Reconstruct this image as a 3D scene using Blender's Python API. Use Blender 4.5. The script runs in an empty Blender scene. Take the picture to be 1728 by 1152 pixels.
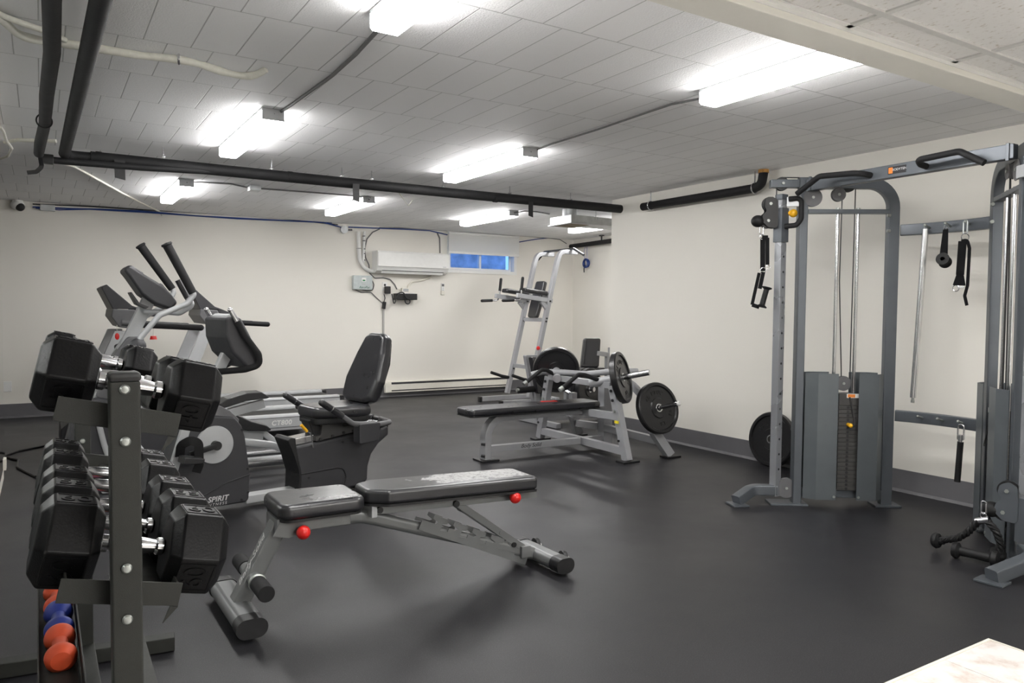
import bpy, bmesh, math, random
from mathutils import Vector as V, Matrix as M
random.seed(7)
C = bpy.context.scene.collection
SC = bpy.context.scene
PI = math.pi
H = 2.325          # ceiling height
XR, YB = 4.926, 9.705   # right wall, back wall
YE, XA = 6.02, 7.175    # end of the right wall, side wall of the alcove

# ------------------------------------------------------------ camera, sky, exposure
FOCAL, PITCH, YAW, ROLL, CAMZ = 1277.3, .0407476, .5569655, .0089471, 1.2
fw = V((math.sin(YAW)*math.cos(PITCH), math.cos(YAW)*math.cos(PITCH), -math.sin(PITCH)))
r0 = V((math.cos(YAW), -math.sin(YAW), 0)); u0 = r0.cross(fw)
rt = r0*math.cos(ROLL)+u0*math.sin(ROLL); up = u0*math.cos(ROLL)-r0*math.sin(ROLL)
cd = bpy.data.cameras.new('camera'); cam = bpy.data.objects.new('camera', cd); C.objects.link(cam)
mw = M((rt, up, -fw)).transposed().to_4x4(); mw.translation = V((0, 0, CAMZ)); cam.matrix_world = mw
cd.sensor_fit = 'HORIZONTAL'; cd.sensor_width = 36; cd.lens = FOCAL*36/1728; cd.clip_start = .02
SC.camera = cam
W = bpy.data.worlds.new('world'); SC.world = W; W.use_nodes = True
W.node_tree.nodes['Background'].inputs[0].default_value = (.13, .27, .62, 1)
W.node_tree.nodes['Background'].inputs[1].default_value = 1.6
SC.view_settings.view_transform = 'Standard'; SC.view_settings.look = 'None'
SC.view_settings.gamma = 1; SC.view_settings.use_curve_mapping = False
SC.view_settings.exposure = 1.0
SC.cycles.use_denoising = True
SC.cycles.max_bounces = 8; SC.cycles.diffuse_bounces = 5; SC.cycles.glossy_bounces = 4
SC.cycles.sample_clamp_indirect = 6
LAMP = 25.0       # strength of the fluorescent diffusers

def at(u, v, ax, val):
    """point of the plane X/Y/Z = val that the photograph shows at u, v"""
    d = fw+rt*((u-864)/FOCAL)+up*((576-v)/FOCAL); c = V((0, 0, CAMZ)); i = 'XYZ'.index(ax)
    return c+d*((val-c[i])/d[i])

# ------------------------------------------------------------ materials
def nodes(name):
    m = bpy.data.materials.new(name); m.use_nodes = True
    nt = m.node_tree; return m, nt, nt.nodes['Principled BSDF'], nt.nodes.new('ShaderNodeTexCoord')
def mat(name, col, rough=.5, metal=0, vary=.06, scale=30, bump=0, bscale=200, coat=0, spec=.5):
    m, nt, b, tc = nodes(name)
    n = nt.nodes.new('ShaderNodeTexNoise'); n.inputs['Scale'].default_value = scale; n.inputs['Detail'].default_value = 4
    nt.links.new(tc.outputs['Object'], n.inputs['Vector'])
    r = nt.nodes.new('ShaderNodeMapRange'); nt.links.new(n.outputs['Fac'], r.inputs['Value'])
    r.inputs['From Min'].default_value = .3; r.inputs['From Max'].default_value = .7
    r.inputs['To Min'].default_value = 1-vary; r.inputs['To Max'].default_value = 1+vary
    mx = nt.nodes.new('ShaderNodeMix'); mx.data_type = 'RGBA'; mx.blend_type = 'MULTIPLY'; mx.inputs[0].default_value = 1
    mx.inputs[6].default_value = (*col, 1); nt.links.new(r.outputs[0], mx.inputs[7]); nt.links.new(mx.outputs[2], b.inputs['Base Color'])
    r2 = nt.nodes.new('ShaderNodeMapRange'); nt.links.new(n.outputs['Fac'], r2.inputs['Value'])
    rv = .015 if metal > .8 else .08; r2.inputs['To Min'].default_value = max(rough-rv, .02); r2.inputs['To Max'].default_value = rough+rv
    nt.links.new(r2.outputs[0], b.inputs['Roughness'])
    b.inputs['Metallic'].default_value = metal; b.inputs['Coat Weight'].default_value = coat; b.inputs['Specular IOR Level'].default_value = spec
    if bump:
        n2 = nt.nodes.new('ShaderNodeTexNoise'); n2.inputs['Scale'].default_value = bscale; nt.links.new(tc.outputs['Object'], n2.inputs['Vector'])
        bp = nt.nodes.new('ShaderNodeBump'); bp.inputs['Strength'].default_value = bump; bp.inputs['Distance'].default_value = .002
        nt.links.new(n2.outputs['Fac'], bp.inputs['Height']); nt.links.new(bp.outputs[0], b.inputs['Normal'])
    return m
def ramp(nt, src, stops):
    r = nt.nodes.new('ShaderNodeValToRGB'); nt.links.new(src, r.inputs[0]); e = r.color_ramp.elements
    while len(e) < len(stops): e.new(.5)
    for k, (p, c) in enumerate(stops): e[k].position = p; e[k].color = (*c, 1) if len(c) == 3 else c
    return r.outputs[0]
def noise(nt, tc, scale, detail=4, rough=.5):
    n = nt.nodes.new('ShaderNodeTexNoise'); n.inputs['Scale'].default_value = scale; n.inputs['Detail'].default_value = detail
    n.inputs['Roughness'].default_value = rough; nt.links.new(tc.outputs['Object'], n.inputs['Vector']); return n.outputs['Fac']
def bumpn(nt, b, h, strength, dist):
    bp = nt.nodes.new('ShaderNodeBump'); bp.inputs['Strength'].default_value = strength; bp.inputs['Distance'].default_value = dist
    nt.links.new(h, bp.inputs['Height']); nt.links.new(bp.outputs[0], b.inputs['Normal'])
def emis(name, col, s):
    m, nt, b, tc = nodes(name)
    b.inputs['Base Color'].default_value = (.9, .9, .9, 1); b.inputs['Emission Color'].default_value = (*col, 1); b.inputs['Emission Strength'].default_value = s
    b.inputs['Roughness'].default_value = .4
    return m
X = {}
def lib():
    X['wall'] = mat('cream wall paint', (.80, .774, .715), .55, 0, .012, 1.6, .12, 140)
    X['trim'] = mat('painted trim', (.84, .83, .77), .5, 0, .02, 6, .1, 90)
    X['base'] = mat('grey rubber baseboard', (.115, .113, .12), .55, 0, .06, 9)
    X['frame'] = mat('silver grey powder coat', (.19, .195, .197), .36, .4, .03, 20)
    X['greyframe'] = mat('grey powder coat', (.34, .345, .36), .42, .15, .03, 20)
    X['blueframe'] = mat('blue grey metallic powder coat', (.105, .116, .13), .36, .4, .05, 14)
    X['shroud'] = mat('blue grey sheet metal', (.125, .14, .15), .36, .4, .05, 9)
    X['column'] = mat('dull chrome column', (.34, .35, .37), .28, .55, .02, 3)
    X['chrome'] = mat('chrome', (.66, .66, .68), .18, 1, .03, 30)
    X['brushed'] = mat('brushed steel', (.66, .66, .67), .26, 1, .03, 6)
    X['bolt'] = mat('zinc bolt', (.42, .44, .42), .35, .8, .05, 60)
    X['galv'] = mat('galvanised duct sheet', (.55, .57, .58), .38, .7, .12, 14)
    X['black'] = mat('black plastic', (.012, .012, .013), .42, 0, .08, 40)
    X['rubber'] = mat('black rubber', (.009, .009, .0095), .55, 0, .12, 60, .1, 300, 0, .3)
    X['hex'] = mat('moulded rubber hex head', (.004, .004, .0045), .36, 0, .3, 16, .2, 240, 0, .2)
    X['foam'] = mat('black foam grip', (.013, .013, .014), .7, 0, .1, 60, .25, 500, 0, .3)
    X['vinyl'] = mat('black vinyl upholstery', (.016, .016, .019), .30, 0, .12, 12, .2, 90, 0, .8)
    X['charcoal'] = mat('charcoal plastic', (.036, .036, .040), .5, 0, .06, 30, .12, 500)
    X['midgrey'] = mat('mid grey plastic', (.12, .12, .125), .5, 0, .05, 30)
    X['silver'] = mat('silver painted plastic', (.45, .46, .47), .4, .2, .03, 20)
    X['rack'] = mat('dark textured rack paint', (.030, .031, .028), .5, .1, .06, 50, .2, 700, 0, .3)
    X['white'] = mat('white plastic', (.80, .80, .78), .4, 0, .02, 20)
    X['cream'] = mat('ivory metal', (.78, .75, .67), .45, 0, .02, 20)
    X['pipe'] = mat('black pipe insulation', (.013, .013, .014), .66, 0, .2, 12, .35, 60, 0, .3)
    X['cloth'] = mat('black nylon webbing', (.007, .007, .008), .85, 0, .1, 200, .3, 900, 0, .2)
    X['red'] = mat('red plastic', (.62, .015, .012), .32, 0, .05, 40)
    X['yellow'] = mat('yellow plastic', (.80, .42, .015), .35, 0, .05, 40)
    X['orange'] = mat('orange vinyl', (.58, .07, .02), .55, 0, .06, 40)
    X['blue'] = mat('blue vinyl', (.012, .028, .22), .5, 0, .06, 40)
    X['bluecable'] = mat('blue cable jacket', (.012, .045, .22), .45, 0, .05, 40)
    X['greycable'] = mat('grey cable jacket', (.15, .15, .15), .55, 0, .08, 40)
    X['whitecable'] = mat('white cable jacket', (.70, .69, .62), .55, 0, .08, 40)
    X['lens'] = emis('fluorescent diffuser', (1, .985, .97), LAMP)
    X['troffer'] = emis('recessed diffuser', (1, .985, .95), LAMP*.95)
    X['lensside'] = emis('fluorescent diffuser side', (1, .985, .97), LAMP*.55)
    X['ink'] = mat('dark print', (.01, .01, .012), .5)
    X['print'] = mat('silver print', (.6, .6, .6), .4)
    X['stack'] = mat('dark steel weight plate', (.07, .068, .066), .5, .3, .06, 20)
lib()

# ------------------------------------------------------------ shape helper
def axes_for(d, upv=(0, 0, 1)):
    d = V(d).normalized(); u = V(upv)
    if abs(d.dot(u.normalized())) > .995: u = V((0, 1, 0)) if abs(d.y) < .9 else V((1, 0, 0))
    s = d.cross(u).normalized(); u = s.cross(d).normalized()
    return d, s, u
def fillet(pts, r, n=6, closed=False):
    pts = [V(p) for p in pts]
    if r <= 0: return pts
    out = []; N = len(pts)
    for i, p in enumerate(pts):
        if not closed and i in (0, N-1): out.append(p); continue
        a, b = pts[i-1]-p, pts[(i+1) % N]-p
        la, lb = a.length, b.length
        if la < 1e-6 or lb < 1e-6: continue
        a.normalize(); b.normalize(); ang = a.angle(b)
        if ang > 3.1: out.append(p); continue
        t = min(r/math.tan(ang/2), la*.49, lb*.49); rr = t*math.tan(ang/2)
        c = p+(a+b).normalized()*(rr/math.sin(ang/2)); A, B = p+a*t-c, p+b*t-c
        w = A.angle(B)
        for k in range(n+1):
            out.append(c+((A*math.sin((1-k/n)*w)+B*math.sin(k/n*w))/math.sin(w) if w > 1e-4 else A))
    return out
class MB:
    def __init__(s): s.bm = bmesh.new()
    def add(s, b, bev=0, seg=2):
        bmesh.ops.recalc_face_normals(b, faces=b.faces)
        if bev:
            es = [e for e in b.edges if len(e.link_faces) == 2 and e.calc_face_angle(0) > .6]
            if es: bmesh.ops.bevel(b, geom=es, offset=bev, segments=seg, profile=.5, affect='EDGES', clamp_overlap=True)
        me = bpy.data.meshes.new('t'); b.to_mesh(me); b.free(); s.bm.from_mesh(me); bpy.data.meshes.remove(me); return s
    def hexa(s, c8, bev=0, seg=2):
        b = bmesh.new(); v = [b.verts.new(p) for p in c8]
        for f in ((0, 1, 2, 3), (7, 6, 5, 4), (0, 4, 5, 1), (1, 5, 6, 2), (2, 6, 7, 3), (3, 7, 4, 0)): b.faces.new([v[k] for k in f])
        return s.add(b, bev, seg)
    def box(s, c, size, bev=0, rot=None, seg=2):
        c = V(c); R = rot or M.Identity(3); a, d, e = [k/2 for k in size]
        P = [(-a, -d, -e), (a, -d, -e), (a, d, -e), (-a, d, -e), (-a, -d, e), (a, -d, e), (a, d, e), (-a, d, e)]
        return s.hexa([c+R@V(p) for p in P], bev, seg)
    def bx(s, lo, hi, bev=0, seg=2):
        lo, hi = V(lo), V(hi); return s.box((lo+hi)/2, hi-lo, bev, None, seg)
    def bar(s, p0, p1, w, h, bev=.004, up=(0, 0, 1), w1=None, h1=None):
        p0, p1 = V(p0), V(p1); d, sd, u = axes_for(p1-p0, up); w1 = w if w1 is None else w1; h1 = h if h1 is None else h1
        P = [p0-sd*w/2-u*h/2, p0+sd*w/2-u*h/2, p0+sd*w/2+u*h/2, p0-sd*w/2+u*h/2, p1-sd*w1/2-u*h1/2, p1+sd*w1/2-u*h1/2, p1+sd*w1/2+u*h1/2, p1-sd*w1/2+u*h1/2]
        return s.hexa(P, bev)
    def loft(s, rings, cap=True, closed=False, bev=0):
        b = bmesh.new(); R = [[b.verts.new(p) for p in r] for r in rings]; n = len(R[0])
        for i in range(len(R)-(0 if closed else 1)):
            A, B = R[i], R[(i+1) % len(R)]
            for k in range(n):
                try: b.faces.new((A[k], A[(k+1) % n], B[(k+1) % n], B[k]))
                except ValueError: pass
        if cap and not closed: b.faces.new(R[0][::-1]); b.faces.new(R[-1])
        return s.add(b, bev)
    def sweep(s, pts, prof, fil=0, up=None, closed=False, fn=6, scale=None):
        pts = fillet(pts, fil, fn, closed) if fil else [V(p) for p in pts]
        q = [pts[0]]
        for p in pts[1:]:
            if (p-q[-1]).length > 1e-5: q.append(p)
        pts = q; N = len(pts); rings = []; prev = None
        for i, p in enumerate(pts):
            a = pts[i-1] if (i or closed) else p; c = pts[(i+1) % N] if (i < N-1 or closed) else p
            d = ((c-p).normalized() if (c-p).length > 1e-7 else V())+((p-a).normalized() if (p-a).length > 1e-7 else V())
            d.normalize()
            if up is not None: _, sd, u = axes_for(d, up)
            elif prev is None: _, sd, u = axes_for(d)
            else:
                sd = (prev[0]-d*prev[0].dot(d)).normalized(); u = sd.cross(d).normalized()
            k = 1
            if 0 < i < N-1 or closed:
                cosang = max(-1, min(1, (c-p).normalized().dot((p-a).normalized()))); k = 1
            prev = (sd, u); sc = scale(i/(N-1)) if scale else 1
            rings.append([p+sd*x*sc*k+u*y*sc for x, y in prof])
        return s.loft(rings, True, closed)
    def tube(s, pts, r, fil=0, seg=12, closed=False, fn=6, scale=None):
        return s.sweep(pts, [(r*math.cos(2*PI*k/seg), r*math.sin(2*PI*k/seg)) for k in range(seg)], fil, None, closed, fn, scale)
    def rtube(s, pts, w, h, fil=0, up=(0, 0, 1), cr=.008, fn=8):
        return s.sweep(pts, rrect(w, h, cr, 2), fil, up, False, fn)
    def cyl(s, p0, p1, r, r1=None, seg=24, bev=0):
        p0, p1 = V(p0), V(p1); d, sd, u = axes_for(p1-p0); r1 = r if r1 is None else r1
        f = lambda p, q: [p+sd*q*math.cos(2*PI*k/seg)+u*q*math.sin(2*PI*k/seg) for k in range(seg)]
        return s.loft([f(p0, r), f(p1, r1)], True, False, bev)
    def lathe(s, prof, o=(0, 0, 0), ax=(0, 0, 1), seg=32):
        o = V(o); d, sd, u = axes_for(ax); b = bmesh.new(); R = []
        for r, z in prof:
            if r < 1e-6: R.append([b.verts.new(o+d*z)])
            else: R.append([b.verts.new(o+d*z+sd*r*math.cos(2*PI*k/seg)+u*r*math.sin(2*PI*k/seg)) for k in range(seg)])
        for A, B in zip(R, R[1:]):
            for k in range(seg):
                j = (k+1) % seg
                try:
                    if len(A) == 1 and len(B) == 1: continue
                    if len(A) == 1: b.faces.new((A[0], B[j], B[k]))
                    elif len(B) == 1: b.faces.new((A[k], A[j], B[0]))
                    else: b.faces.new((A[k], A[j], B[j], B[k]))
                except ValueError: pass
        return s.add(b)
    def sph(s, c, r, sc=(1, 1, 1), seg=20):
        b = bmesh.new(); bmesh.ops.create_uvsphere(b, u_segments=seg, v_segments=seg//2, radius=r, matrix=M.Translation(V(c))@M.Diagonal((*sc, 1)))
        return s.add(b)
    def torus(s, c, R, r, ax=(0, 0, 1), seg=28, ms=8):
        c = V(c); d, sd, u = axes_for(ax)
        return s.tube([c+sd*R*math.cos(2*PI*k/seg)+u*R*math.sin(2*PI*k/seg) for k in range(seg)], r, 0, ms, True)
    def prism(s, poly, o, ex, ey, t, bev=0, seg=2, t0=0):
        """2D polygon in the plane o+x*ex+y*ey, extruded from t0 to t along ex x ey"""
        o, ex, ey = V(o), V(ex), V(ey); n = ex.cross(ey).normalized()
        return s.loft([[o+ex*x+ey*y+n*t0 for x, y in poly], [o+ex*x+ey*y+n*t for x, y in poly]], True, False, 0) if not bev else s._pb(poly, o, ex, ey, n, t0, t, bev, seg)
    def _pb(s, poly, o, ex, ey, n, t0, t, bev, seg):
        b = bmesh.new(); A = [b.verts.new(o+ex*x+ey*y+n*t0) for x, y in poly]; B = [b.verts.new(o+ex*x+ey*y+n*t) for x, y in poly]; k = len(A)
        b.faces.new(A[::-1]); b.faces.new(B)
        for i in range(k): b.faces.new((A[i], A[(i+1) % k], B[(i+1) % k], B[i]))
        bmesh.ops.recalc_face_normals(b, faces=b.faces)
        es = [e for e in b.edges if (e.verts[0] in A) == (e.verts[1] in A)]
        bmesh.ops.bevel(b, geom=es, offset=bev, segments=seg, profile=.5, affect='EDGES', clamp_overlap=True)
        return s.add(b)
    def build(s, name, m, parent=None, ang=38, label=None):
        me = bpy.data.meshes.new(name); s.bm.to_mesh(me); s.bm.free()
        for p in me.polygons: p.use_smooth = True
        me.set_sharp_from_angle(angle=math.radians(ang))
        me.materials.append(m); o = bpy.data.objects.new(name, me); C.objects.link(o)
        wn = o.modifiers.new('normals', 'WEIGHTED_NORMAL'); wn.keep_sharp = True; wn.weight = 80
        if parent: o.parent = parent
        if label: o['label'] = label
        return o
def rrect(w, h, r, n=4):
    r = min(r, w/2-1e-4, h/2-1e-4); out = []
    for cx, cy, a in ((w/2-r, h/2-r, 0), (-w/2+r, h/2-r, 90), (-w/2+r, -h/2+r, 180), (w/2-r, -h/2+r, 270)):
        for k in range(n+1):
            t = math.radians(a+90*k/n); out.append((cx+r*math.cos(t), cy+r*math.sin(t)))
    return out
def rpoly(pts, r, n=5): return [(p.x, p.y) for p in fillet([V((x, y, 0)) for x, y in pts], r, n, True)]
def circ(r, n=32, cx=0, cy=0): return [(cx+r*math.cos(2*PI*k/n), cy+r*math.sin(2*PI*k/n)) for k in range(n)]
def thing(name, label, cat, loc=(0, 0, 0), rz=0, group=None):
    o = bpy.data.objects.new(name, None); o.empty_display_size = .1; C.objects.link(o); o.location = loc; o.rotation_euler = (0, 0, rz)
    return tag(o, label, cat, group)
def tag(o, label, cat, group=None):
    o['label'] = label; o['category'] = cat
    if group: o['group'] = group
    return o
def struct(name, mb, m, parent=None):
    o = mb.build(name, m, parent)
    if not parent: o['kind'] = 'structure'
    return o
def dup(root, loc=None, rz=None, label=None):
    r = root.copy(); C.objects.link(r)
    if loc is not None: r.location = loc
    if rz is not None: r.rotation_euler = (0, 0, rz)
    if label: r['label'] = label
    for ch in list(root.children):
        c = ch.copy(); C.objects.link(c); c.parent = r
        for g in list(ch.children):
            d = g.copy(); C.objects.link(d); d.parent = c
    return r
def text(body, size, o, ex, ey, m, parent, name='lettering', depth=.0012, shear=0, spacing=1, align='CENTER', bold=0):
    cu = bpy.data.curves.new('t', 'FONT'); cu.body = body; cu.size = size; cu.extrude = depth; cu.shear = shear; cu.space_character = spacing
    cu.offset = bold*size; cu.align_x = align; cu.align_y = 'CENTER'
    t = bpy.data.objects.new('t', cu); C.objects.link(t)
    me = bpy.data.meshes.new_from_object(t.evaluated_get(bpy.context.evaluated_depsgraph_get()))
    bpy.data.objects.remove(t); bpy.data.curves.remove(cu)
    ex, ey = V(ex).normalized(), V(ey).normalized(); n = ex.cross(ey)
    mw = M((ex, ey, n)).transposed().to_4x4(); mw.translation = V(o); me.transform(mw)
    me.materials.clear(); me.materials.append(m); ob = bpy.data.objects.new(name, me); C.objects.link(ob)
    if parent: ob.parent = parent
    return ob

# ------------------------------------------------------------ the room
def ceiling_mat():
    m, nt, b, tc = nodes('painted ceiling blocks')
    mp = nt.nodes.new('ShaderNodeMapping'); mp.inputs['Location'].default_value = (.0, -3.035, 0); nt.links.new(tc.outputs['Object'], mp.inputs['Vector'])
    br = nt.nodes.new('ShaderNodeTexBrick'); nt.links.new(mp.outputs[0], br.inputs['Vector']); br.offset = .5
    mp.inputs['Location'].default_value = (-.101, -3.035, 0)
    br.inputs['Scale'].default_value = 1; br.inputs['Brick Width'].default_value = .1867; br.inputs['Row Height'].default_value = .532
    br.inputs['Mortar Size'].default_value = .0034; br.inputs['Mortar Smooth'].default_value = .6
    br.inputs['Color1'].default_value = (.90, .90, .905, 1); br.inputs['Color2'].default_value = (.86, .86, .87, 1); br.inputs['Mortar'].default_value = (.52, .52, .52, 1)
    nt.links.new(br.outputs['Color'], b.inputs['Base Color'])
    mt = nt.nodes.new('ShaderNodeMath'); mt.operation = 'MULTIPLY_ADD'; nt.links.new(br.outputs['Fac'], mt.inputs[0]); mt.inputs[1].default_value = -2.2
    nt.links.new(noise(nt, tc, 130, 5, .65), mt.inputs[2]); bumpn(nt, b, mt.outputs[0], .55, .006)
    b.inputs['Roughness'].default_value = .7; return m
def floor_mat():
    m, nt, b, tc = nodes('black rubber gym flooring')
    big = noise(nt, tc, .9, 5, .6); fine = noise(nt, tc, 260, 3, .8)
    c1 = ramp(nt, fine, [(.36, (.0065, .0063, .0073)), (.58, (.018, .0175, .0205)), (.70, (.075, .075, .08))])
    c2 = ramp(nt, big, [(.3, (.8, .8, .82)), (.7, (1.25, 1.25, 1.25))])
    mx = nt.nodes.new('ShaderNodeMix'); mx.data_type = 'RGBA'; mx.blend_type = 'MULTIPLY'; mx.inputs[0].default_value = 1
    nt.links.new(c1, mx.inputs[6]); nt.links.new(c2, mx.inputs[7])
    br = nt.nodes.new('ShaderNodeTexBrick'); nt.links.new(tc.outputs['Object'], br.inputs['Vector']); br.offset = .5
    br.inputs['Scale'].default_value = 1; br.inputs['Brick Width'].default_value = 7.3; br.inputs['Row Height'].default_value = 1.22; br.inputs['Mortar Size'].default_value = .0012
    br.inputs['Color1'].default_value = br.inputs['Color2'].default_value = (1, 1, 1, 1); br.inputs['Mortar'].default_value = (.7, .7, .7, 1)
    m2 = nt.nodes.new('ShaderNodeMix'); m2.data_type = 'RGBA'; m2.blend_type = 'MULTIPLY'; m2.inputs[0].default_value = 1
    nt.links.new(mx.outputs[2], m2.inputs[6]); nt.links.new(br.outputs['Color'], m2.inputs[7]); nt.links.new(m2.outputs[2], b.inputs['Base Color'])
    rr = ramp(nt, big, [(.3, (.36,)*3), (.7, (.50,)*3)]); nt.links.new(rr, b.inputs['Roughness'])
    bumpn(nt, b, fine, .25, .0015); b.inputs['Specular IOR Level'].default_value = .4; return m
def tile_ceiling_mat():
    m, nt, b, tc = nodes('mineral fibre ceiling tile')
    v = nt.nodes.new('ShaderNodeTexNoise'); v.inputs['Scale'].default_value = 95; v.inputs['Detail'].default_value = 3
    mp = nt.nodes.new('ShaderNodeMapping'); mp.inputs['Scale'].default_value = (1, .55, 1); nt.links.new(tc.outputs['Object'], mp.inputs[0]); nt.links.new(mp.outputs[0], v.inputs['Vector'])
    nt.links.new(ramp(nt, v.outputs['Fac'], [(.28, (.58, .54, .48)), (.36, (.76, .75, .73)), (.42, (.82, .815, .80)), (1, (.84, .835, .82))]), b.inputs['Base Color'])
    bumpn(nt, b, v.outputs['Fac'], .4, .003); b.inputs['Roughness'].default_value = .85; return m
def marble_mat():
    m, nt, b, tc = nodes('pale marbled floor tile')
    n1 = noise(nt, tc, 9, 7, .68)
    nt.links.new(ramp(nt, n1, [(.30, (.54, .44, .38)), (.42, (.68, .62, .58)), (.52, (.75, .73, .71)), (.8, (.78, .77, .76))]), b.inputs['Base Color'])
    b.inputs['Roughness'].default_value = .3; return m
XL = -4.2; YF = -2.6; WP = -.222   # far left wall, wall behind the camera, mirrored partition
struct('floor', MB().bx((XL, YF, -.05), (XA+.1, YB+.1, 0)), floor_mat())
struct('ceiling', MB().bx((XL, 1.55, H), (XA+.1, YB+.1, H+.08)), ceiling_mat())
# back wall with the opening of the window
wb = MB(); wx0, wx1, wz0, wz1 = 4.965, 6.075, 1.765, 2.22
wb.bx((XL, YB, 0), (wx0, YB+.12, H)); wb.bx((wx1, YB, 0), (XA+.1, YB+.12, H)); wb.bx((wx0, YB, 0), (wx1, YB+.12, wz0)); wb.bx((wx0, YB, wz1), (wx1, YB+.12, H))
struct('wall_back', wb, X['wall'])
struct('wall_right', MB().bx((XR, YF, 0), (XR+.25, YE, H)), X['wall'])
struct('wall_alcove_return', MB().bx((XR+.25, YE-.12, 0), (XA, YE, H)), X['wall'])
struct('wall_alcove', MB().bx((XA, YE-.12, 0), (XA+.1, YB, H)), X['wall'])
struct('wall_left', MB().bx((XL-.1, YF, 0), (XL, YB+.1, H)), mat('beige panelling', (.5, .48, .44), .6))
struct('wall_front', MB().bx((XL, YF-.1, 0), (XR+.25, YF, H)), mat('grey painted wall', (.42, .41, .39), .6))
struct('wall_partition', MB().bx((WP-.12, 1.2, 0), (WP-.012, 6.32, H)), X['wall'])
# vinyl baseboards with a thin toe
def base(name, a, b, n):
    a, b, n = V((*a, 0)), V((*b, 0)), V((*n, 0)); mb = MB(); d = (b-a)
    mb.loft([[p+n*.001, p+n*.018+V((0, 0, .001)), p+n*.016+V((0, 0, .008)), p+n*.005+V((0, 0, .02)), p+n*.004+V((0, 0, .15)), p+n*.001+V((0, 0, .152))] for p in (a, b)])
    struct(name, mb, X['base'])
base('baseboard_back', (XL, YB), (XA, YB), (0, -1)); base('baseboard_right', (XR, YF), (XR, YE), (-1, 0))
base('baseboard_alcove', (XA, YE), (XA, YB), (-1, 0))
# soffit beam and the suspended ceiling in front of it
zb, zd, yn, yf = 2.06, 2.095, 1.495, 1.62
struct('beam', MB().bx((XL, yn, zb), (XR, yf, H), .006), X['trim'])
struct('trim_1', MB().bx((XL, yn-.022, zd-.002), (XR, yn-.0005, zd+.002)).bx((XL, yn-.004, zd-.014), (XR, yn-.0005, zd+.02)), X['white'])
struct('ceiling_suspended', MB().bx((XL, YF, zd+.004), (XR, yn, zd+.02)), tile_ceiling_mat())
tb = MB()
for k in range(8): tb.bx((XL, 1.37-.61*k-.012, zd-.003), (XR, 1.37-.61*k+.012, zd+.005))
for k in range(15): tb.bx((2.153-.61*10+.61*k-.012, YF, zd-.002), (2.153-.61*10+.61*k+.012, yn, zd+.005))
struct('trim_2', tb, mat('grey ceiling grid', (.68, .68, .66), .5))
# pale tiles laid beside the rubber mat in the foreground
tl = MB()
for i in range(9):
    for j in range(12): tl.bx((2.937-.305*(i+1)+.0015, 1.383-.305*(j+1)+.0015, .0005), (2.937-.305*i-.0015, 1.383-.305*j-.0015, .010), .001)
struct('floor_tile', tl, marble_mat())
struct('trim_3', MB().bx((.19, 1.384, .0005), (2.945, 1.394, .012), .001).bx((2.9375, 0, .0005), (2.945, 1.384, .012), .001), X['cream'])

# window: frame, sliding sashes, glass, well outside
win = MB(); yw = YB+.03
def rectframe(mb, x0, x1, z0, z1, t, y, dpt):
    mb.bx((x0, y, z0), (x1, y+dpt, z0+t)); mb.bx((x0, y, z1-t), (x1, y+dpt, z1)); mb.bx((x0, y, z0+t), (x0+t, y+dpt, z1-t)); mb.bx((x1-t, y, z0+t), (x1, y+dpt, z1-t))
rectframe(win, wx0-.03, wx1+.03, wz0-.03, wz1+.03, .045, YB-.014, .05)
w = struct('window_1', win, X['white'])
s1 = MB(); rectframe(s1, wx0+.02, 5.52, wz0+.02, wz1, .03, YB+.04, .025); s1.build('sash', X['white'], w)
s2 = MB(); rectframe(s2, 5.49, wx1-.02, wz0+.02, wz1, .03, YB+.07, .025); s2.build('sash', X['white'], w)
gm, gnt, gb, _ = nodes('window glass'); gb.inputs['Transmission Weight'].default_value = 1; gb.inputs['Roughness'].default_value = .02; gb.inputs['IOR'].default_value = 1.05; gb.inputs['Base Color'].default_value = (.9, .95, 1, 1)
MB().bx((wx0+.05, YB+.05, wz0+.05), (5.49, YB+.054, wz1-.03)).build('pane', gm, w)
MB().bx((5.52, YB+.08, wz0+.05), (wx1-.05, YB+.084, wz1-.03)).build('pane', gm, w)
well = MB(); well.bx((wx0-.3, YB+.75, 1.2), (wx1+.3, YB+.8, 2.45)).bx((wx0-.3, YB+.12, 1.2), (wx1+.3, YB+.75, 1.25))
struct('wall_window_well', well, mat('weathered concrete', (.42, .47, .55), .8, 0, .25, 7))

# mirror on the partition beside the camera
mm, mnt, mb_, _ = nodes('mirror glass'); mb_.inputs['Metallic'].default_value = 1; mb_.inputs['Roughness'].default_value = .02; mb_.inputs['Base Color'].default_value = (.85, .88, .87, 1)
mi = thing('wall_mirror', 'tall frameless wall mirror seen edge on at the left border of the picture', 'mirror', (WP, 0, 0))
MB().bx((-.011, 1.25, .12), (-.003, 6.30, 2.15)).build('mirror_glass', mm, mi)
MB().bx((-.012, 6.2, .075), (.006, 6.305, .15), .001).build('clip', X['cream'], mi, label='cream clip at the bottom edge')

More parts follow.
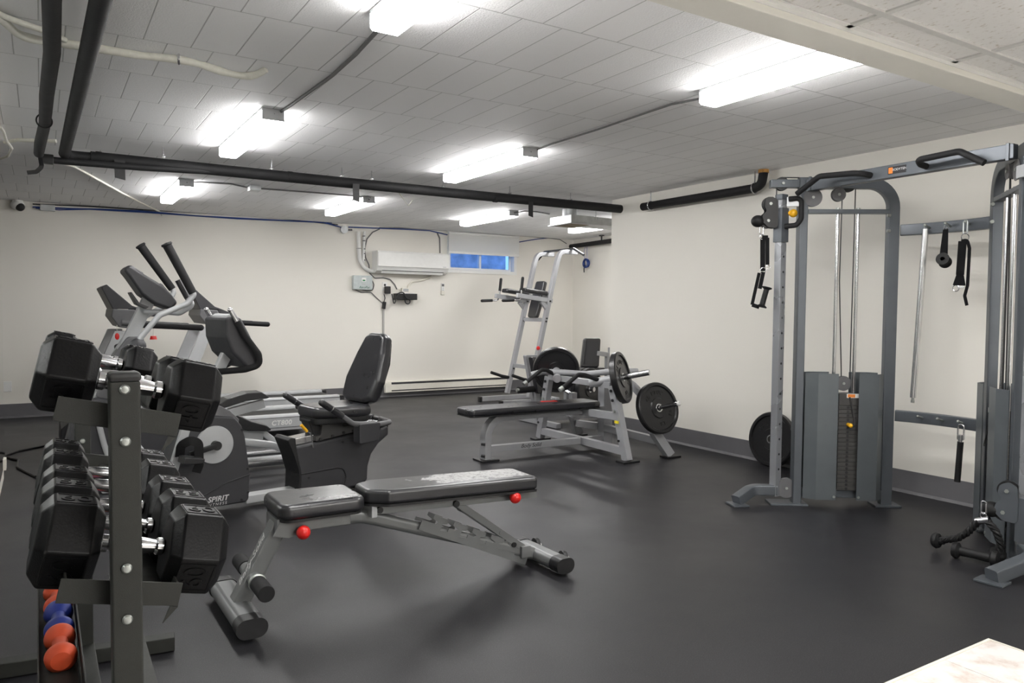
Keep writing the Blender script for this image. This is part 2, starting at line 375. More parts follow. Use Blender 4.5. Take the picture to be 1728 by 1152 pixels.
# ------------------------------------------------------------ fluorescent lights
def light(x, y0, y1, label, x_w=.118):
    t = thing('ceiling_light', label, 'light', (x, y0, H), 0, 'wraparound fluorescent ceiling lights'); L = y1-y0; w = x_w/2
    MB().bx((-w*.8, .004, -.022), (w*.8, L-.004, -.0005), .003).build('housing', X['white'], t)
    pr = [(-w+.002, -.062), (-w, -.066), (-w+.008, -.074), (w-.008, -.074), (w, -.066), (w-.002, -.062)]
    MB().loft([[(px, py, pz) for px, pz in pr] for py in (.006, L-.006)]).build('diffuser', X['lens'], t)
    MB().loft([[(px, py, pz) for px, pz in ((-w, -.014), (-w, -.065), (w, -.065), (w, -.014))] for py in (.006, L-.006)]).build('side_lens', X['lensside'], t)
    MB().bx((-w-.004, .006, -.014), (w+.004, L-.006, -.0005)).build('pan', X['silver'], t)
    for yy in (.001, L-.006): MB().bx((-w-.003, yy, -.066), (w+.003, yy+.005, -.0005), .002).build('end_cap', X['silver'], t)
    return t
LS = [(1.13, 1.64, 2.755, 'fluorescent ceiling light cut by the top edge above the incline bench'),
      (1.13, 4.38, 5.60, 'fluorescent ceiling light with a grey cord at its end, nearest the two left pipes'),
      (2.885, 4.41, 5.63, 'fluorescent ceiling light whose cord runs to the long light by the beam'),
      (2.905, 1.64, 2.80, 'long bright fluorescent ceiling light running up to the cream beam'),
      (1.10, 7.18, 8.40, 'small fluorescent ceiling light behind the black pipe, above the exercise bikes'),
      (2.80, 7.22, 8.42, 'fluorescent ceiling light behind the black pipe with a black strap hanging before it'),
      (4.52, 7.24, 8.42, 'fluorescent ceiling light just in front of the window blind'),
      (6.10, 7.08, 8.30, 'fluorescent ceiling light in the alcove partly behind the metal duct box')]
for x, a, b, lab in LS: light(x, a, b, lab)
# recessed troffers of the suspended ceiling above and behind the camera
for i, (x, y) in enumerate(((1.24, -1.37), (3.07, -1.37))):
    t = thing('recessed_light', 'recessed ceiling light in the suspended ceiling', 'light', (x, y, zd), 0, 'recessed lights of the suspended ceiling')
    MB().bx((-.59, -.28, -.008), (.59, .28, -.004)).build('diffuser', X['troffer'], t)
    fr = MB(); fr.bx((-.605, -.3, -.010), (.605, -.28, -.0035)).bx((-.605, .28, -.010), (.605, .3, -.0035)).bx((-.605, -.28, -.010), (-.59, .28, -.0035)).bx((.59, -.28, -.010), (.605, .28, -.0035)); fr.build('frame', X['white'], t)

# ------------------------------------------------------------ pipes, cords and ducts under the ceiling
def one(name, mb, m, label, cat, group=None): return tag(mb.build(name, m), label, cat, group)
def U(pts, ax, val): return [at(u, v, ax, val) for u, v in pts]
# main pipe, with elbow into the left pipe that runs towards the camera
p = thing('insulated_pipe', 'long black insulated pipe crossing the room under the ceiling', 'pipe', (.15, 5.85, 2.2))
def L(o, pts): return [V(q)-o.location for q in pts]
rough = lambda pts, a: [V(q)+V((random.uniform(-a, a), random.uniform(-a, a), random.uniform(-a, a))) for q in pts]
MB().tube(L(p, [(.215-.012*y, y, 2.2) for y in (-.5, 1, 2.6, 4, 5.2)]+[(.145, 5.86, 2.2), (.30, 5.87, 2.205)]), .034, .09, 16).build('near_run', X['pipe'], p)
MB().tube(L(p, [(.30, 5.87, 2.205), (1.6, 5.875, 2.207), (3.2, 5.88, 2.212), (4.96, 5.885, 2.222)]), .041, 0, 18).build('long_run', X['pipe'], p)
for x in (.33, 1.62, 3.45): MB().cyl(V((x, 5.872, 2.208))-p.location, V((x+.035, 5.872, 2.208))-p.location, .0425).build('seam_band', X['pipe'], p)
for i, x in enumerate((.75, 1.5, 2.05, 2.3, 2.95, 3.62, 4.3)):
    h = MB().cyl(V((x, 5.875, 2.25))-p.location, V((x, 5.875, H-.001))-p.location, .005, None, 8); h.box(V((x, 5.875, 2.262))-p.location, (.02, .035, .012), .002); h.build('hanger', X['chrome'], p)
p = thing('insulated_pipe', 'lumpy black insulated pipe at the far left, under the ceiling beside a straighter one', 'pipe', (.045, 5.5, 2.19))
pts = [(.048, y, 2.19+.004*math.sin(y*5)) for y in (-.4, .6, 1.4)]+[(.050, 2.2, 2.192), (.044, 2.9, 2.185), (.052, 3.5, 2.19), (.038, 4.2, 2.187), (.034, 4.8, 2.183), (.012, 5.35, 2.17), (.004, 5.62, 2.155)]
MB().tube(L(p, pts), .030, .3, 16, scale=lambda t: 1+.06*math.sin(t*23)).build('insulation', X['pipe'], p)
MB().torus(V((.03, 4.75, 2.18))-p.location, .036, .004, (.1, 1, .3)).build('cable_tie', X['black'], p)
st = MB().sweep(L(p, [(.012, 5.62, 2.13), (.02, 5.66, 2.08), (-.01, 5.66, 2.045), (-.06, 5.66, 2.035)]), rrect(.026, .005, .002), .03, (0, 1, 0)); st.build('loose_strap', X['black'], p)
p = thing('insulated_pipe', 'thin black pipe tucked under the left end of the long pipe', 'pipe', (.05, 5.79, 2.15))
MB().tube(L(p, [(.05, 5.79, 2.15), (.14, 5.80, 2.150), (.6, 5.83, 2.163), (1.15, 5.868, 2.192)]), .022, 0, 14).build('run', X['pipe'], p)
MB().box((0, -.01, 0), (.07, .05, .06), .006).build('joint', X['black'], p)
for i, (u, v0, v1, w, lab) in enumerate(((202, 278, 300, 14, 'short black strap hanging from the pipe above the bikes, leftmost of the three'), (601, 318, 338, 11, 'short black strap hanging before a ceiling light, middle of the three'), (896, 348, 364, 9, 'short black strap hanging from the pipe near its right end'))):
    a, b = at(u, v0-8, 'Y', 5.82), at(u-1, v1, 'Y', 5.82); ww = w*a.length/FOCAL*.95
    one('hanging_strap', MB().loft([[V((q.x-ww/2+dx, q.y, q.z)), V((q.x+ww/2+dx, q.y, q.z+sl)), V((q.x+ww/2+dx, q.y+.004, q.z+sl)), V((q.x-ww/2+dx, q.y+.004, q.z))] for q, dx, sl in ((a, 0, 0), ((a+b)/2, .002, 0), (b, .006, -.012))]), X['black'], lab, 'strap', 'black straps under the pipe')
p = thing('insulated_pipe', 'black pipe along the right wall bending up into the ceiling', 'pipe', (XR-.085, 5.4, 2.19))
MB().tube([(0, .06, 0), (0, -1.25, 0), (0, -1.33, .02), (0, -1.345, H-2.19-.02)], .036, .07, 16).build('insulation', X['pipe'], p)
MB().cyl((0, -1.345, .108), (0, -1.345, H-2.19-.001), .041, None, 20).build('foam_seal', mat('orange foam sealant', (.42, .22, .06), .8, 0, .3, 40, .5, 60), p, label='orange foam where it meets the ceiling')
for y in (-.05, -1.26): MB().torus((0, y, 0), .04, .005, (0, 1, 0)).cyl((0, y, .04), (0, y, H-2.19-.001), .005, None, 8).build('hanger', X['chrome'], p)
p = thing('insulated_pipe', 'thin dark pipe on the alcove wall above the blue cable coil', 'pipe', (XA-.12, 9.0, 2.23))
MB().tube([(0, .62, -.02), (0, -2.9, .03)], .034, 0, 14).build('run', X['pipe'], p)
MB().cyl((0, -.15, 0), (0, -.15, H-2.23-.001), .012).cyl((0, -.15, H-2.23-.012), (0, -.15, H-2.23-.001), .04).build('hanger', X['black'], p)
# cords between the ceiling lights
def cord(name, pts, r, m, label, cat='cord', group=None, fil=.05): return one(name, MB().tube(pts, r, fil, 8), m, label, cat, group)
zc = H-.008
cord('light_cable', [(1.13, 4.384, 2.295)]+U([(466, 193), (490, 178), (560, 128), (600, 92)], 'Z', zc)+[V((1.14, 2.80, 2.30)), V((1.13, 2.75, 2.30))], .009, X['greycable'], 'grey cord on the ceiling between the two ceiling lights at the left')
cord('light_cable', [(2.885, 4.412, 2.295)]+U([(898, 256), (930, 243), (1010, 218), (1100, 187), (1133, 176)], 'Z', zc)+[V((2.9, 2.85, 2.30)), V((2.905, 2.795, 2.30))], .006, X['greycable'], 'pair of thin cords on the ceiling leading to the long light by the beam')
cord('light_cable', [(1.10, 7.184, 2.295)]+U([(335, 307), (390, 310), (420, 317)], 'Z', zc), .007, X['greycable'], 'thin cord from the small left light to the ceiling junction box')
cord('light_cable', U([(438, 318), (480, 321), (560, 327), (605, 331)], 'Z', zc)+[V((2.80, 7.15, 2.31)), V((2.80, 7.222, 2.295))], .007, X['greycable'], 'thin cord from the ceiling junction box to the strap-covered light')
cord('light_cable', [(4.52, 7.244, 2.295)]+U([(885, 356), (905, 357), (927, 361)], 'Z', zc), .007, X['greycable'], 'short cord from the light before the window to the duct')
q = at(429, 317, 'Z', H-.02); one('junction_box', MB().box((q.x, q.y, H-.0255), (.10, .10, .05), .006), X['galv'], 'small metal junction box on the ceiling behind the black pipe', 'box')
t = thing('flexible_conduit', 'cream foam-wrapped conduit curving across the ceiling at top left', 'conduit', at(302, 100, 'Z', H))
MB().tube(L(t, U([(-60, 0), (0, 30), (30, 58), (62, 68), (105, 73), (165, 82), (240, 94), (302, 100), (340, 109), (375, 121), (410, 129), (432, 127)], 'Z', 2.295)+U([(449, 117)], 'Z', 2.318)), .017, .2, 12, scale=lambda t: 1+.1*math.sin(t*37)).build('jacket', X['whitecable'], t)
MB().tube(L(t, U([(-70, -20), (5, 27), (40, 40), (75, 52), (110, 68)], 'Z', 2.30)), .012, .1, 10).build('branch', X['whitecable'], t)
MB().torus(at(302, 100, 'Z', 2.295)-t.location, .019, .006, (1, -.25, 0)).build('clamp', X['chrome'], t)
cord('white_wire', U([(94, 272), (125, 281), (160, 300), (207, 326), (236, 341), (263, 354)], 'Z', zc)+[at(270, 357, 'Y', YB-.01)+V((0, 0, 0)), at(274, 364, 'Y', YB-.01)], .009, X['whitecable'], 'thin white wire running diagonally over the ceiling to the back wall', 'wire')
cord('white_wire', U([(8, 240), (30, 236), (60, 237), (95, 238)], 'Z', 2.27), .012, X['whitecable'], 'bundle of white wires near the ceiling at the left border', 'wire')
cord('white_wire', U([(0, 268), (14, 263), (20, 250), (10, 236), (6, 222), (0, 214)], 'Z', 2.25), .009, X['whitecable'], 'loop of pale wire hanging at the left border of the ceiling', 'wire')
cord('wire_hook', U([(674, 326), (689, 347)], 'Z', 2.27)+U([(696, 338)], 'Z', 2.29), .006, X['whitecable'], 'bent white wire hook hanging from the ceiling behind the black pipe', 'hook', None, 0)
# ventilation duct with its branch
t = thing('air_duct', 'galvanised ventilation box under the ceiling before the alcove', 'duct', (5.0, 6.82, 2.155))
zb2 = at(880, 0, 'Z', 2.155)
MB().bx((-.14, -.2, .0), (.17, .2, .085), .003).build('box', X['galv'], t)
MB().bx((-.155, -.215, -.008), (.185, .215, 0), .002).build('flange', X['galv'], t)
MB().bx((-.10, -.16, -.011), (.13, .16, -.0085)).build('grille', mat('dusty filter', (.30, .25, .18), .8, 0, .2, 30), t)
MB().cyl((-.02, 0, .085), (-.02, 0, .1685), .08).build('collar', X['galv'], t)
MB().bx((.17, -.17, .0), (1.6, .17, .085), .003).build('trunk', X['galv'], t)
for x in (.2, .52): MB().cyl((x, -.19, .04), (x, -.19, .1685), .006).build('hanger', X['chrome'], t)

# ------------------------------------------------------------ on the back wall
t = thing('air_conditioner', 'white wall-mounted air conditioner left of the window', 'air conditioner', (4.335, YB, 1.69))
MB().loft([[(x, y, z) for y, z in ((-.002, 0), (-.10, .0), (-.17, .03), (-.205, .09), (-.21, .27), (-.195, .295), (-.002, .295))] for x in (-.53, .53)], True, False, .008).build('body', X['white'], t, 25)
MB().bx((-.522, -.2165, .085), (.522, -.206, .272), .004).build('front_panel', X['white'], t)
MB().bar((-.46, -.165, .022), (.46, -.165, .022), .008, .06, .002, (0, -.5, .85)).build('louvre', X['white'], t)
MB().bx((-.455, -.186, .030), (.455, -.176, .038)).build('air_slot', X['midgrey'], t)
MB().bx((.43, -.2178, .10), (.48, -.2166, .108)).build('badge', X['silver'], t)
t = thing('roller_blind', 'white roller blind half lowered over the window', 'blind', (5.525, YB, 2.0))
bm_, bnt, bb, _ = nodes('translucent blind fabric'); bb.inputs['Base Color'].default_value = (.82, .82, .80, 1); bb.inputs['Transmission Weight'].default_value = .25; bb.inputs['Roughness'].default_value = .8
MB().bx((-.59, -.062, .035), (.59, -.059, .315)).build('fabric', bm_, t)
MB().bx((-.592, -.068, .005), (.592, -.052, .036), .004).build('bottom_bar', X['white'], t)
MB().cyl((-.59, -.045, .296), (.59, -.045, .296), .022).build('roller', X['white'], t)
t = thing('baseboard_heater', 'long white electric baseboard heater under the window', 'heater', (4.93, YB, .06))
MB().loft([[(x, y, z) for y, z in ((-.005, 0), (-.055, .0), (-.06, .008), (-.06, .10), (-.045, .155), (-.005, .16))] for x in (-.95, 1.06)], True, False, .003).build('case', X['cream'], t, 25)
MB().bar((-.86, -.054, .128), (1.03, -.054, .128), .028, .004, .001, (0, 1, -.3)).build('upper_slot', X['ink'], t)
MB().bx((-.86, -.0615, .022), (1.03, -.060, .036)).build('lower_slot', X['ink'], t)
t = thing('purifier_box', 'grey plastic box with printed green logo hanging on the back wall', 'box', (3.653, YB, 1.555))
MB().box((0, -.04, 0), (.27, .076, .19), .014).build('case', mat('pale grey plastic', (.50, .55, .55), .45), t)
text('AeroPur', .042, (.015, -.0788, -.062), (1, 0, 0), (0, 0, 1), mat('green print', (.01, .12, .06), .5), t, shear=.3)
MB().box((.01, -.0785, .04), (.06, .001, .05), .008).build('emblem', X['white'], t)
MB().sph((.01, -.0788, .03), .022, (1, .05, .45)).build('leaf_mark', X['greencol'] if 'greencol' in X else mat('green mark', (.02, .25, .08), .5), t)
for zz in (.082, -.02): MB().bar((-.015, -.0788, zz), (.035, -.0788, zz), .006, .001, 0).build('small_print', mat('red print', (.35, .06, .03), .5), t)
t = thing('wall_outlet', 'white wall outlet with a black plug under the air conditioner', 'outlet', (3.988, YB, 1.515))
MB().box((0, -.0065, 0), (.075, .012, .115), .003).build('cover_plate', X['white'], t); MB().cyl((0, -.0128, .018), (0, -.014, .018), .016).build('socket', X['ink'], t)
t = thing('power_adapter', 'black power adapter plugged into the outlet below the air conditioner', 'adapter', (4.01, YB-.05, 1.465))
MB().box((0, 0, 0), (.075, .055, .10), .006).build('body', X['black'], t)
t = thing('wire_basket', 'small black tray on the back wall holding a white box', 'tray', (4.265, YB, 1.335))
MB().bx((-.15, -.13, 0), (.15, -.002, .006)).bx((-.15, -.13, 0), (.15, -.124, .085)).bx((-.15, -.13, 0), (-.144, -.002, .085)).bx((.144, -.13, 0), (.15, -.002, .085)).build('tray', X['black'], t)
t = thing('router', 'white router box standing in the small black wall tray', 'router', (4.275, YB-.065, 1.343))
MB().bx((-.12, -.035, 0), (.115, .035, .09), .008).build('case', X['white'], t); MB().bx((-.07, -.03, .09), (.04, .03, .155), .006).build('riser', X['cream'], t)
MB().bx((-.055, -.0315, .105), (.025, -.0305, .145)).build('label_plate', X['silver'], t)
t = thing('remote_control', 'white remote control in a holder right of the wall tray', 'remote', (4.865, YB, 1.50))
MB().box((0, -.012, 0), (.048, .022, .165), .008).build('case', X['white'], t); MB().box((0, -.0237, .052), (.036, .001, .036), .002).build('screen', X['midgrey'], t)
for k in range(3): MB().box((.0, -.0237, .012-.028*k), (.02, .002, .012), .002).build('button', X['silver'], t)
MB().box((0, -.014, -.055), (.056, .027, .06), .006).build('holder', X['cream'], t)
wy = YB-.02
def wpipe(pts, r): return [at(560+x*340/1728, 370+y*340/1728, 'Y', YB-r-.004) for x, y in pts]
t = thing('drain_pipe', 'thick white pipe curving down the back wall into the air conditioner', 'pipe', (3.63, YB, 2.2))
MB().tube(L(t, wpipe([(230, 105), (232, 260), (240, 350), (275, 410), (318, 440), (358, 446)], .03)), .028, .1, 14).build('pipe', X['white'], t)
MB().torus(V(wpipe([(232, 250)], .03)[0])-t.location, .03, .006, (0, 0, 1)).build('clamp', X['chrome'], t)
t = thing('wrapped_pipe', 'thin white taped pipe beside the thick pipe left of the air conditioner', 'pipe', (3.7, YB, 2.2))
MB().tube(L(t, wpipe([(280, 105), (274, 250), (270, 378)], .022)), .018, 0, 12).build('pipe', X['white'], t)
for yy in (140, 180, 250, 290, 345): MB().cyl(V(wpipe([(276, yy)], .022)[0])-t.location, V(wpipe([(276, yy+8)], .022)[0])-t.location, .0195, None, 12).build('tape', X['midgrey'], t)
def wc(name, pts, r, m, label, off=0): return cord(name, [q-V((0, off, 0)) for q in wpipe(pts, r)], r, m, label, 'cable', None, .04)
wc('cable', [(410, 82), (350, 110), (300, 170), (280, 260), (290, 330), (318, 390), (322, 460), (370, 505), (440, 500), (500, 515), (540, 560), (558, 600)], .008, X['greycable'], 'thin cable looping from the ceiling past the air conditioner to the tray')
wc('cable', [(905, 118), (925, 160), (928, 290)], .008, X['greycable'], 'short cable dropping to the right end of the air conditioner')
wc('cable', [(650, 610), (655, 570), (690, 535), (780, 520), (840, 500), (870, 470)], .013, X['cream'], 'ivory hose curving from the tray to under the air conditioner')
wc('cable', [(335, 500), (362, 560), (350, 610), (300, 612), (262, 604)], .007, X['greycable'], 'thin cord looped at the right side of the printed grey box')
wc('cable', [(195, 600), (250, 625), (335, 625), (375, 665), (436, 720)], .007, X['greycable'], 'thin cord sagging from the printed grey box to the black splitter')
wc('cable', [(480, 640), (500, 745), (515, 680), (540, 630), (580, 625), (600, 670), (640, 700), (625, 728), (595, 720), (590, 680)], .008, X['black'], 'black cord coiled below the wall tray', .14)
t = thing('cord_splitter', 'black cord splitter hanging below the wall outlet', 'adapter', at(648, 515, 'Y', YB-.03))
MB().box((0, 0, 0), (.045, .04, .10), .008, M.Rotation(.15, 3, 'Y')).build('body', X['black'], t); MB().tube([(0, 0, .045), (.015, 0, .1), (.0, 0, .15)], .006, .02, 8).build('lead', X['black'], t)
q0, q1 = at(647, 522, 'Y', YB-.01), at(646, 562, 'Y', YB-.01); one('cable_raceway', MB().bx((q0.x-.012, YB-.018, q1.z-.18), (q0.x+.012, YB-.001, q0.z)), mat('grey raceway', (.42, .41, .39), .5), 'narrow grey cable raceway running down the back wall', 'raceway')
t = thing('round_junction_box', 'round metal junction box where the back wall meets the ceiling', 'box', (3.405, YB, 2.245))
MB().cyl((0, -.001, 0), (0, -.05, 0), .05, None, 28).build('box', X['galv'], t); MB().cyl((.04, -.03, 0), (.11, -.03, .004), .012).build('connector', X['midgrey'], t)
# bundle of cables along the top of the back wall
for i, (pts, r, m, lab) in enumerate((
    ([(55, 349), (120, 352), (170, 353), (240, 356), (330, 364), (480, 372), (545, 375), (578, 384)], .0075, 'bluecable', 'main blue cable along the top of the back wall'),
    ([(60, 351), (100, 354), (150, 353), (240, 358), (400, 369), (560, 376)], .006, 'bluecable', 'second blue cable running just under the main one'),
    ([(55, 344), (150, 348), (300, 357), (450, 366), (570, 379)], .0065, 'black', 'black cable along the joint of back wall and ceiling'),
    ([(588, 383), (640, 385), (690, 387), (725, 389), (755, 396)], .0075, 'bluecable', 'blue cable between the round junction box and the blind'),
    ([(640, 384), (700, 385), (755, 389)], .0075, 'greycable', 'grey cable above the air conditioner'),
    ([(872, 409), (895, 405), (908, 403), (940, 400), (958, 401)], .007, 'bluecable', 'blue cable sagging right of the blind'),
    ([(874, 397), (930, 402), (945, 404), (956, 411)], .0065, 'greycable', 'grey cable from the blind to the alcove corner'))):
    cord('cable_run', U(pts, 'Y', YB-.03+.006*(i % 3)), r, X[m], lab, 'cable', 'cables along the back wall')
t = thing('security_camera', 'white dome security camera at the top of the back wall', 'camera', (-.19, YB-.05, 2.28))
MB().cyl((0, 0, .0), (0, 0, .0445), .05).sph((0, -.02, -.01), .06, (1.1, 1.1, .9)).build('housing', X['white'], t); MB().sph((.02, -.05, -.03), .045).build('lens', X['black'], t)
one('junction_box', MB().bx((.01, YB-.05, 2.235), (.15, YB-.001, 2.30), .004), X['galv'], 'small metal box on the cables right of the security camera', 'box')
one('light_switch', MB().bx((-.39, YB-.012, .285), (-.275, YB-.001, .395), .003), X['white'], 'white outlet plate low on the back wall at the left border', 'outlet')
# coil of blue cable in the alcove
t = thing('cable_coil', 'coil of blue cable hanging from strings on the alcove wall', 'cable', (XA-.05, 9.285, 1.935))
cm = MB()
for k in range(6): cm.torus((-.008*k, .004*math.sin(k*2), .004*math.cos(k*3)), .062+.006*math.sin(k*5), .007, (1, .1*math.sin(k), .1*math.cos(k)), 26, 6)
cm.build('coil', X['bluecable'], t)
MB().tube([(-.02, -.03, .06), (-.02, -.02, .18), (-.03, -.04, .30)], .004, 0, 6).tube([(-.02, .03, .06), (-.02, .05, .17), (-.03, .0, .31)], .004, 0, 6).build('string', mat('lilac string', (.25, .25, .5), .7), t)
MB().tube([(-.03, .03, -.03), (-.03, .035, -.10), (-.03, .03, -.14)], .009, 0, 8).build('plug', X['black'], t)

# ------------------------------------------------------------ cable machine by the right wall
O = V((4.2, 2.45, 0))
ft = thing('cable_machine', 'tall blue-grey cable crossover machine with two weight towers against the right wall', 'gym machine', O)
BF = X['blueframe']
def frame(Pp, d, n):
    Pp, d, n = V((*Pp, 0))-O, V((*d, 0)).normalized(), V((*n, 0)).normalized()
    return (lambda s, t, z: Pp+d*s+n*t+V((0, 0, z))), d, n
def tower(Pp, d, n, cz, foot, low, cdir=None):
    g, d, n = frame(Pp, d, n); Z = V((0, 0, 1)); d0, n0 = d, n; g0 = g
    # arch: front post, curved top, rear post in one bent tube
    MB().rtube([g(-.03, 0, .012), g(-.03, 0, 1.965)], .075, .052, 0, d).build('front_post', BF, ft)
    MB().rtube([g(-.055, 0, 2.004), g(.52, 0, 2.004), g(.52, 0, .012)], .07, .052, .15, n, .008, 10).build('arch', BF, ft)
    MB().bar(g(-.23, 0, 2.0), g(-.055, 0, 2.0), .05, .05, .004).build('top_arm', BF, ft)
    MB().bar(g(-.2, 0, .006), g(.03, 0, .006), .13, .012, .002).build('base_plate', BF, ft)
    MB().bar(g(.44, 0, .006), g(.60, 0, .006), .12, .012, .002).build('base_plate', BF, ft)
    MB().bar(g(.0, 0, 1.83), g(.49, 0, 1.83), .05, .026, .003).build('cross_bar', BF, ft)
    MB().bar(g(.0, 0, .075), g(.49, 0, .075), .06, .05, .003).build('base_rail', BF, ft)
    # drilled chrome column with sliding carriage
    AX = V((1, 0, 0)); ny = V((0, -1 if not low else 1, 0)); cc0 = g(-.158, 0, 0)
    col = MB().rtube([g(-.158, 0, .05), g(-.158, 0, 1.925)], .05, .05, 0, AX, .003).build('pulley_column', X['column'], ft)
    hm = MB()
    for k in range(17): hm.cyl(cc0+ny*.0245+V((0, 0, .22+.095*k)), cc0+ny*.0256+V((0, 0, .22+.095*k)), .0075, None, 10)
    h = hm.build('hole_row', X['ink'], col)
    MB().bar(g(-.158, 0, 1.90), g(-.158, 0, 1.935), .056, .056, .003, AX).build('column_cap', BF, ft)
    MB().bar(g(-.135, .03, 1.885), g(-.055, .055, 1.885), .02, .06, .003).build('upper_bracket', X['silver'], ft)
    MB().rtube([g(-.15, 0, .085), g(-.30, 0, .085), foot], .065, .065, .10, Z, .01).build('foot', BF, ft)
    f2 = foot.copy(); f2.z = .006; e = (foot-g(-.15, 0, .05)); e.z = 0; e.normalize()
    MB().bar(f2-e*.06, f2+e*.04, .12, .012, .003).build('foot_plate', BF, ft)
    if cdir:      # the pulley head swivels around the column
        cc = g(-.158, 0, 0); dd = V((*cdir, 0)).normalized(); d = -dd; n = V((-d.y, d.x, 0)) if V((-d.y, d.x, 0)).dot(V((-1, 0, 0))) > 0 else V((d.y, -d.x, 0)); g = lambda s, t, z: cc+d*(s+.158)+n*t+V((0, 0, z))
    c = MB().rtube([g(-.158, 0, cz-.16), g(-.158, 0, cz+.05)], .066, .066, 0, AX, .004).build('carriage', BF, ft)
    for t in (-.028, .028):
        pl = [(-.185, -.075), (-.245, -.07), (-.285, -.03), (-.275, .01), (-.25, .03), (-.27, .06), (-.262, .10), (-.225, .12), (-.19, .10), (-.185, .05)]
        MB().prism(rpoly(pl, .02, 4), g(0, t-.003, cz), d, Z, .006).build('pulley_cheek', X['black'] if not low else BF, c)
    for s, z, r in ((-.232, .075, .045), (-.245, -.03, .045)): MB().lathe([(0, -.012), (r, -.012), (r-.008, 0), (r, .012), (0, .012)], g(s, 0, cz+z), n, 24).build('pulley', X['black'], c)
    for s, z in ((-.232, .075), (-.245, -.03)): MB().cyl(g(s, .031, cz+z), g(s, .038, cz+z), .010, None, 6).build('bolt', X['bolt'], c)
    MB().cyl(g(-.125, 0, cz+.02), g(-.10, 0, cz+.02), .014).sph(g(-.085, 0, cz+.02), .026).build('knob', X['yellow'], c, 38, 'yellow ball knob')
    MB().tube([g(-.13, .055, cz+.10), g(-.055, .06, cz+.105), g(-.055, .06, cz-.02), g(-.08, .055, cz-.06), g(-.145, .03, cz-.065)], .016, .03, 12).build('grip_handle', X['foam'], c)
    MB().sph(g(-.30, 0, cz-.03), .042, (1, 1, .9)).build('cable_stop', X['rubber'], c)
    g, d, n = g0, d0, n0
    # guide rods, cable, stack
    for s in (.187, .31): MB().cyl(g(s, 0, .09), g(s, 0, 1.825), .0105, None, 14).build('guide_rod', X['chrome'], ft)
    for s in (.187, .31): MB().cyl(g(s, 0, 1.843), g(s, 0, 1.853), .012, None, 12).build('nut', X['bolt'], ft)
    MB().tube([g(.203, .02, 1.93), g(.203, .012, 1.4), g(.235, .0, .79)], .0035, 0, 6).tube([g(.290, -.0, 1.98), g(.287, 0, .79)], .0035, 0, 6).tube([g(-.19, 0, 2.0), g(-.19, 0, cz+.1)], .0035, 0, 6).tube([g(-.15, 0, 2.04), g(.26, 0, 2.035)], .0035, 0, 6).build('cable', X['black'], ft)
    ws = MB().bar(g(.205, 0, .668), g(.343, 0, .668), .10, .072, .003).build('weight_stack', X['stack'], ft)
    for k in range(21):
        z = .113+.0253*k; MB().bar(g(.205, 0, z), g(.343, 0, z), .10, .0238, .002).cyl(g(.262, .0495, z), g(.262, .0508, z), .008, None, 10).build('weight_plate', X['stack'], ws)
    sm = MB()
    for k in range(21): sm.cyl(g(.262, .0505, .113+.0253*k), g(.262, .0512, .113+.0253*k), .0085, None, 12)
    sm.build('pin_holes', X['ink'], ws)
    if not low: MB().cyl(g(.264, .05, .513), g(.264, .085, .513), .012).sph(g(.264, .09, .513), .014).build('selector_pin', X['yellow'], ws, 38, 'yellow selector pin')
    MB().tube([g(.266, .08, .515), g(.30, .075, .50), g(.285, .06, .60), g(.268, .055, .685)], .004, .03, 6).build('pin_cord', X['black'], ws)
    MB().bar(g(.252, .0505, .692), g(.338, .0505, .692), .002, .026, 0, Z).build('warning_sticker', X['white'], ws)
    MB().bar(g(.258, .0515, .692), g(.302, .0515, .692), .002, .020, 0, Z).build('sticker_band', mat('orange print', (.75, .22, .03), .5), ws, 38, 'orange band of the sticker')
    for k, (s, t, z, r) in enumerate(((.245, 0, .765, .046), (.02, .03, 1.912, .056), (.176, .03, 1.93, .042), (-.16, 0, 2.0, .042), (.246, 0, 1.99, .040), (-.09, .0, .10, .062))):
        p = MB().lathe([(0, -.013), (r, -.013), (r-.007, -.004), (r-.007, .004), (r, .013), (0, .013)], g(s, t, z), n, 28).build('pulley', X['midgrey'] if k not in (3, 4) else X['black'], ft)
        MB().cyl(g(s, t+.013+(.02 if k == 3 else 0), z), g(s, t+.02+(.02 if k == 3 else 0), z), .009, None, 6).build('bolt', X['bolt'], p)
    for s, z in ((.474, 1.805), (.474, 1.71)): MB().cyl(g(s, .03, z), g(s+.02, .03, z), .010, None, 8).build('bolt', X['bolt'], ft)
    # sheet shrouds in front of and behind the stack
    for sg in (1, -1):
        for a, b, c2 in ((-.0, .066, .188), (.474, .43, .312)):
            sh = MB(); th = .003
            pr = [(a, .045), (b, .085), (c2, .085), (c2, .085-th), (b+(.002 if a < .2 else -.002), .085-th), (a, .045-th)]
            sh.loft([[g(s, sg*t, z) for s, t in pr] for z in (.048, .83)])
            so = sh.build('shroud', X['shroud'], ft, 15)
            if sg > 0: MB().cyl(g(c2+(-.012 if a < .2 else .012), .085, .068), g(c2+(-.012 if a < .2 else .012), .089, .068), .008, None, 10).build('bolt', X['bolt'], so)
    for z in (.07, .10, .13): MB().cyl(g(-.128, .0, z), g(-.122, .0, z), .008, None, 8).build('bolt', X['bolt'], ft)
    return g
gl = tower((4.05, 3.05), (.82, -.57), (-.57, -.82), 1.80, V((3.665, 3.225, .03))-O, False)
gr = tower((4.075, 1.825), (.775, .632), (-.632, .775), .285, V((3.60, 1.70, .03))-O, True, (-.25, 1))
pb = MB().bar(V((4.03, 3.03, 1.985))-O, V((4.03, 1.86, 1.995))-O, .05, .072, .004).build('pull_up_beam', BF, ft)
bd = MB().bar(V((4.0035, 2.497, 1.992))-O, V((4.0035, 2.395, 1.992))-O, .002, .040, 0).build('badge', X['ink'], pb)
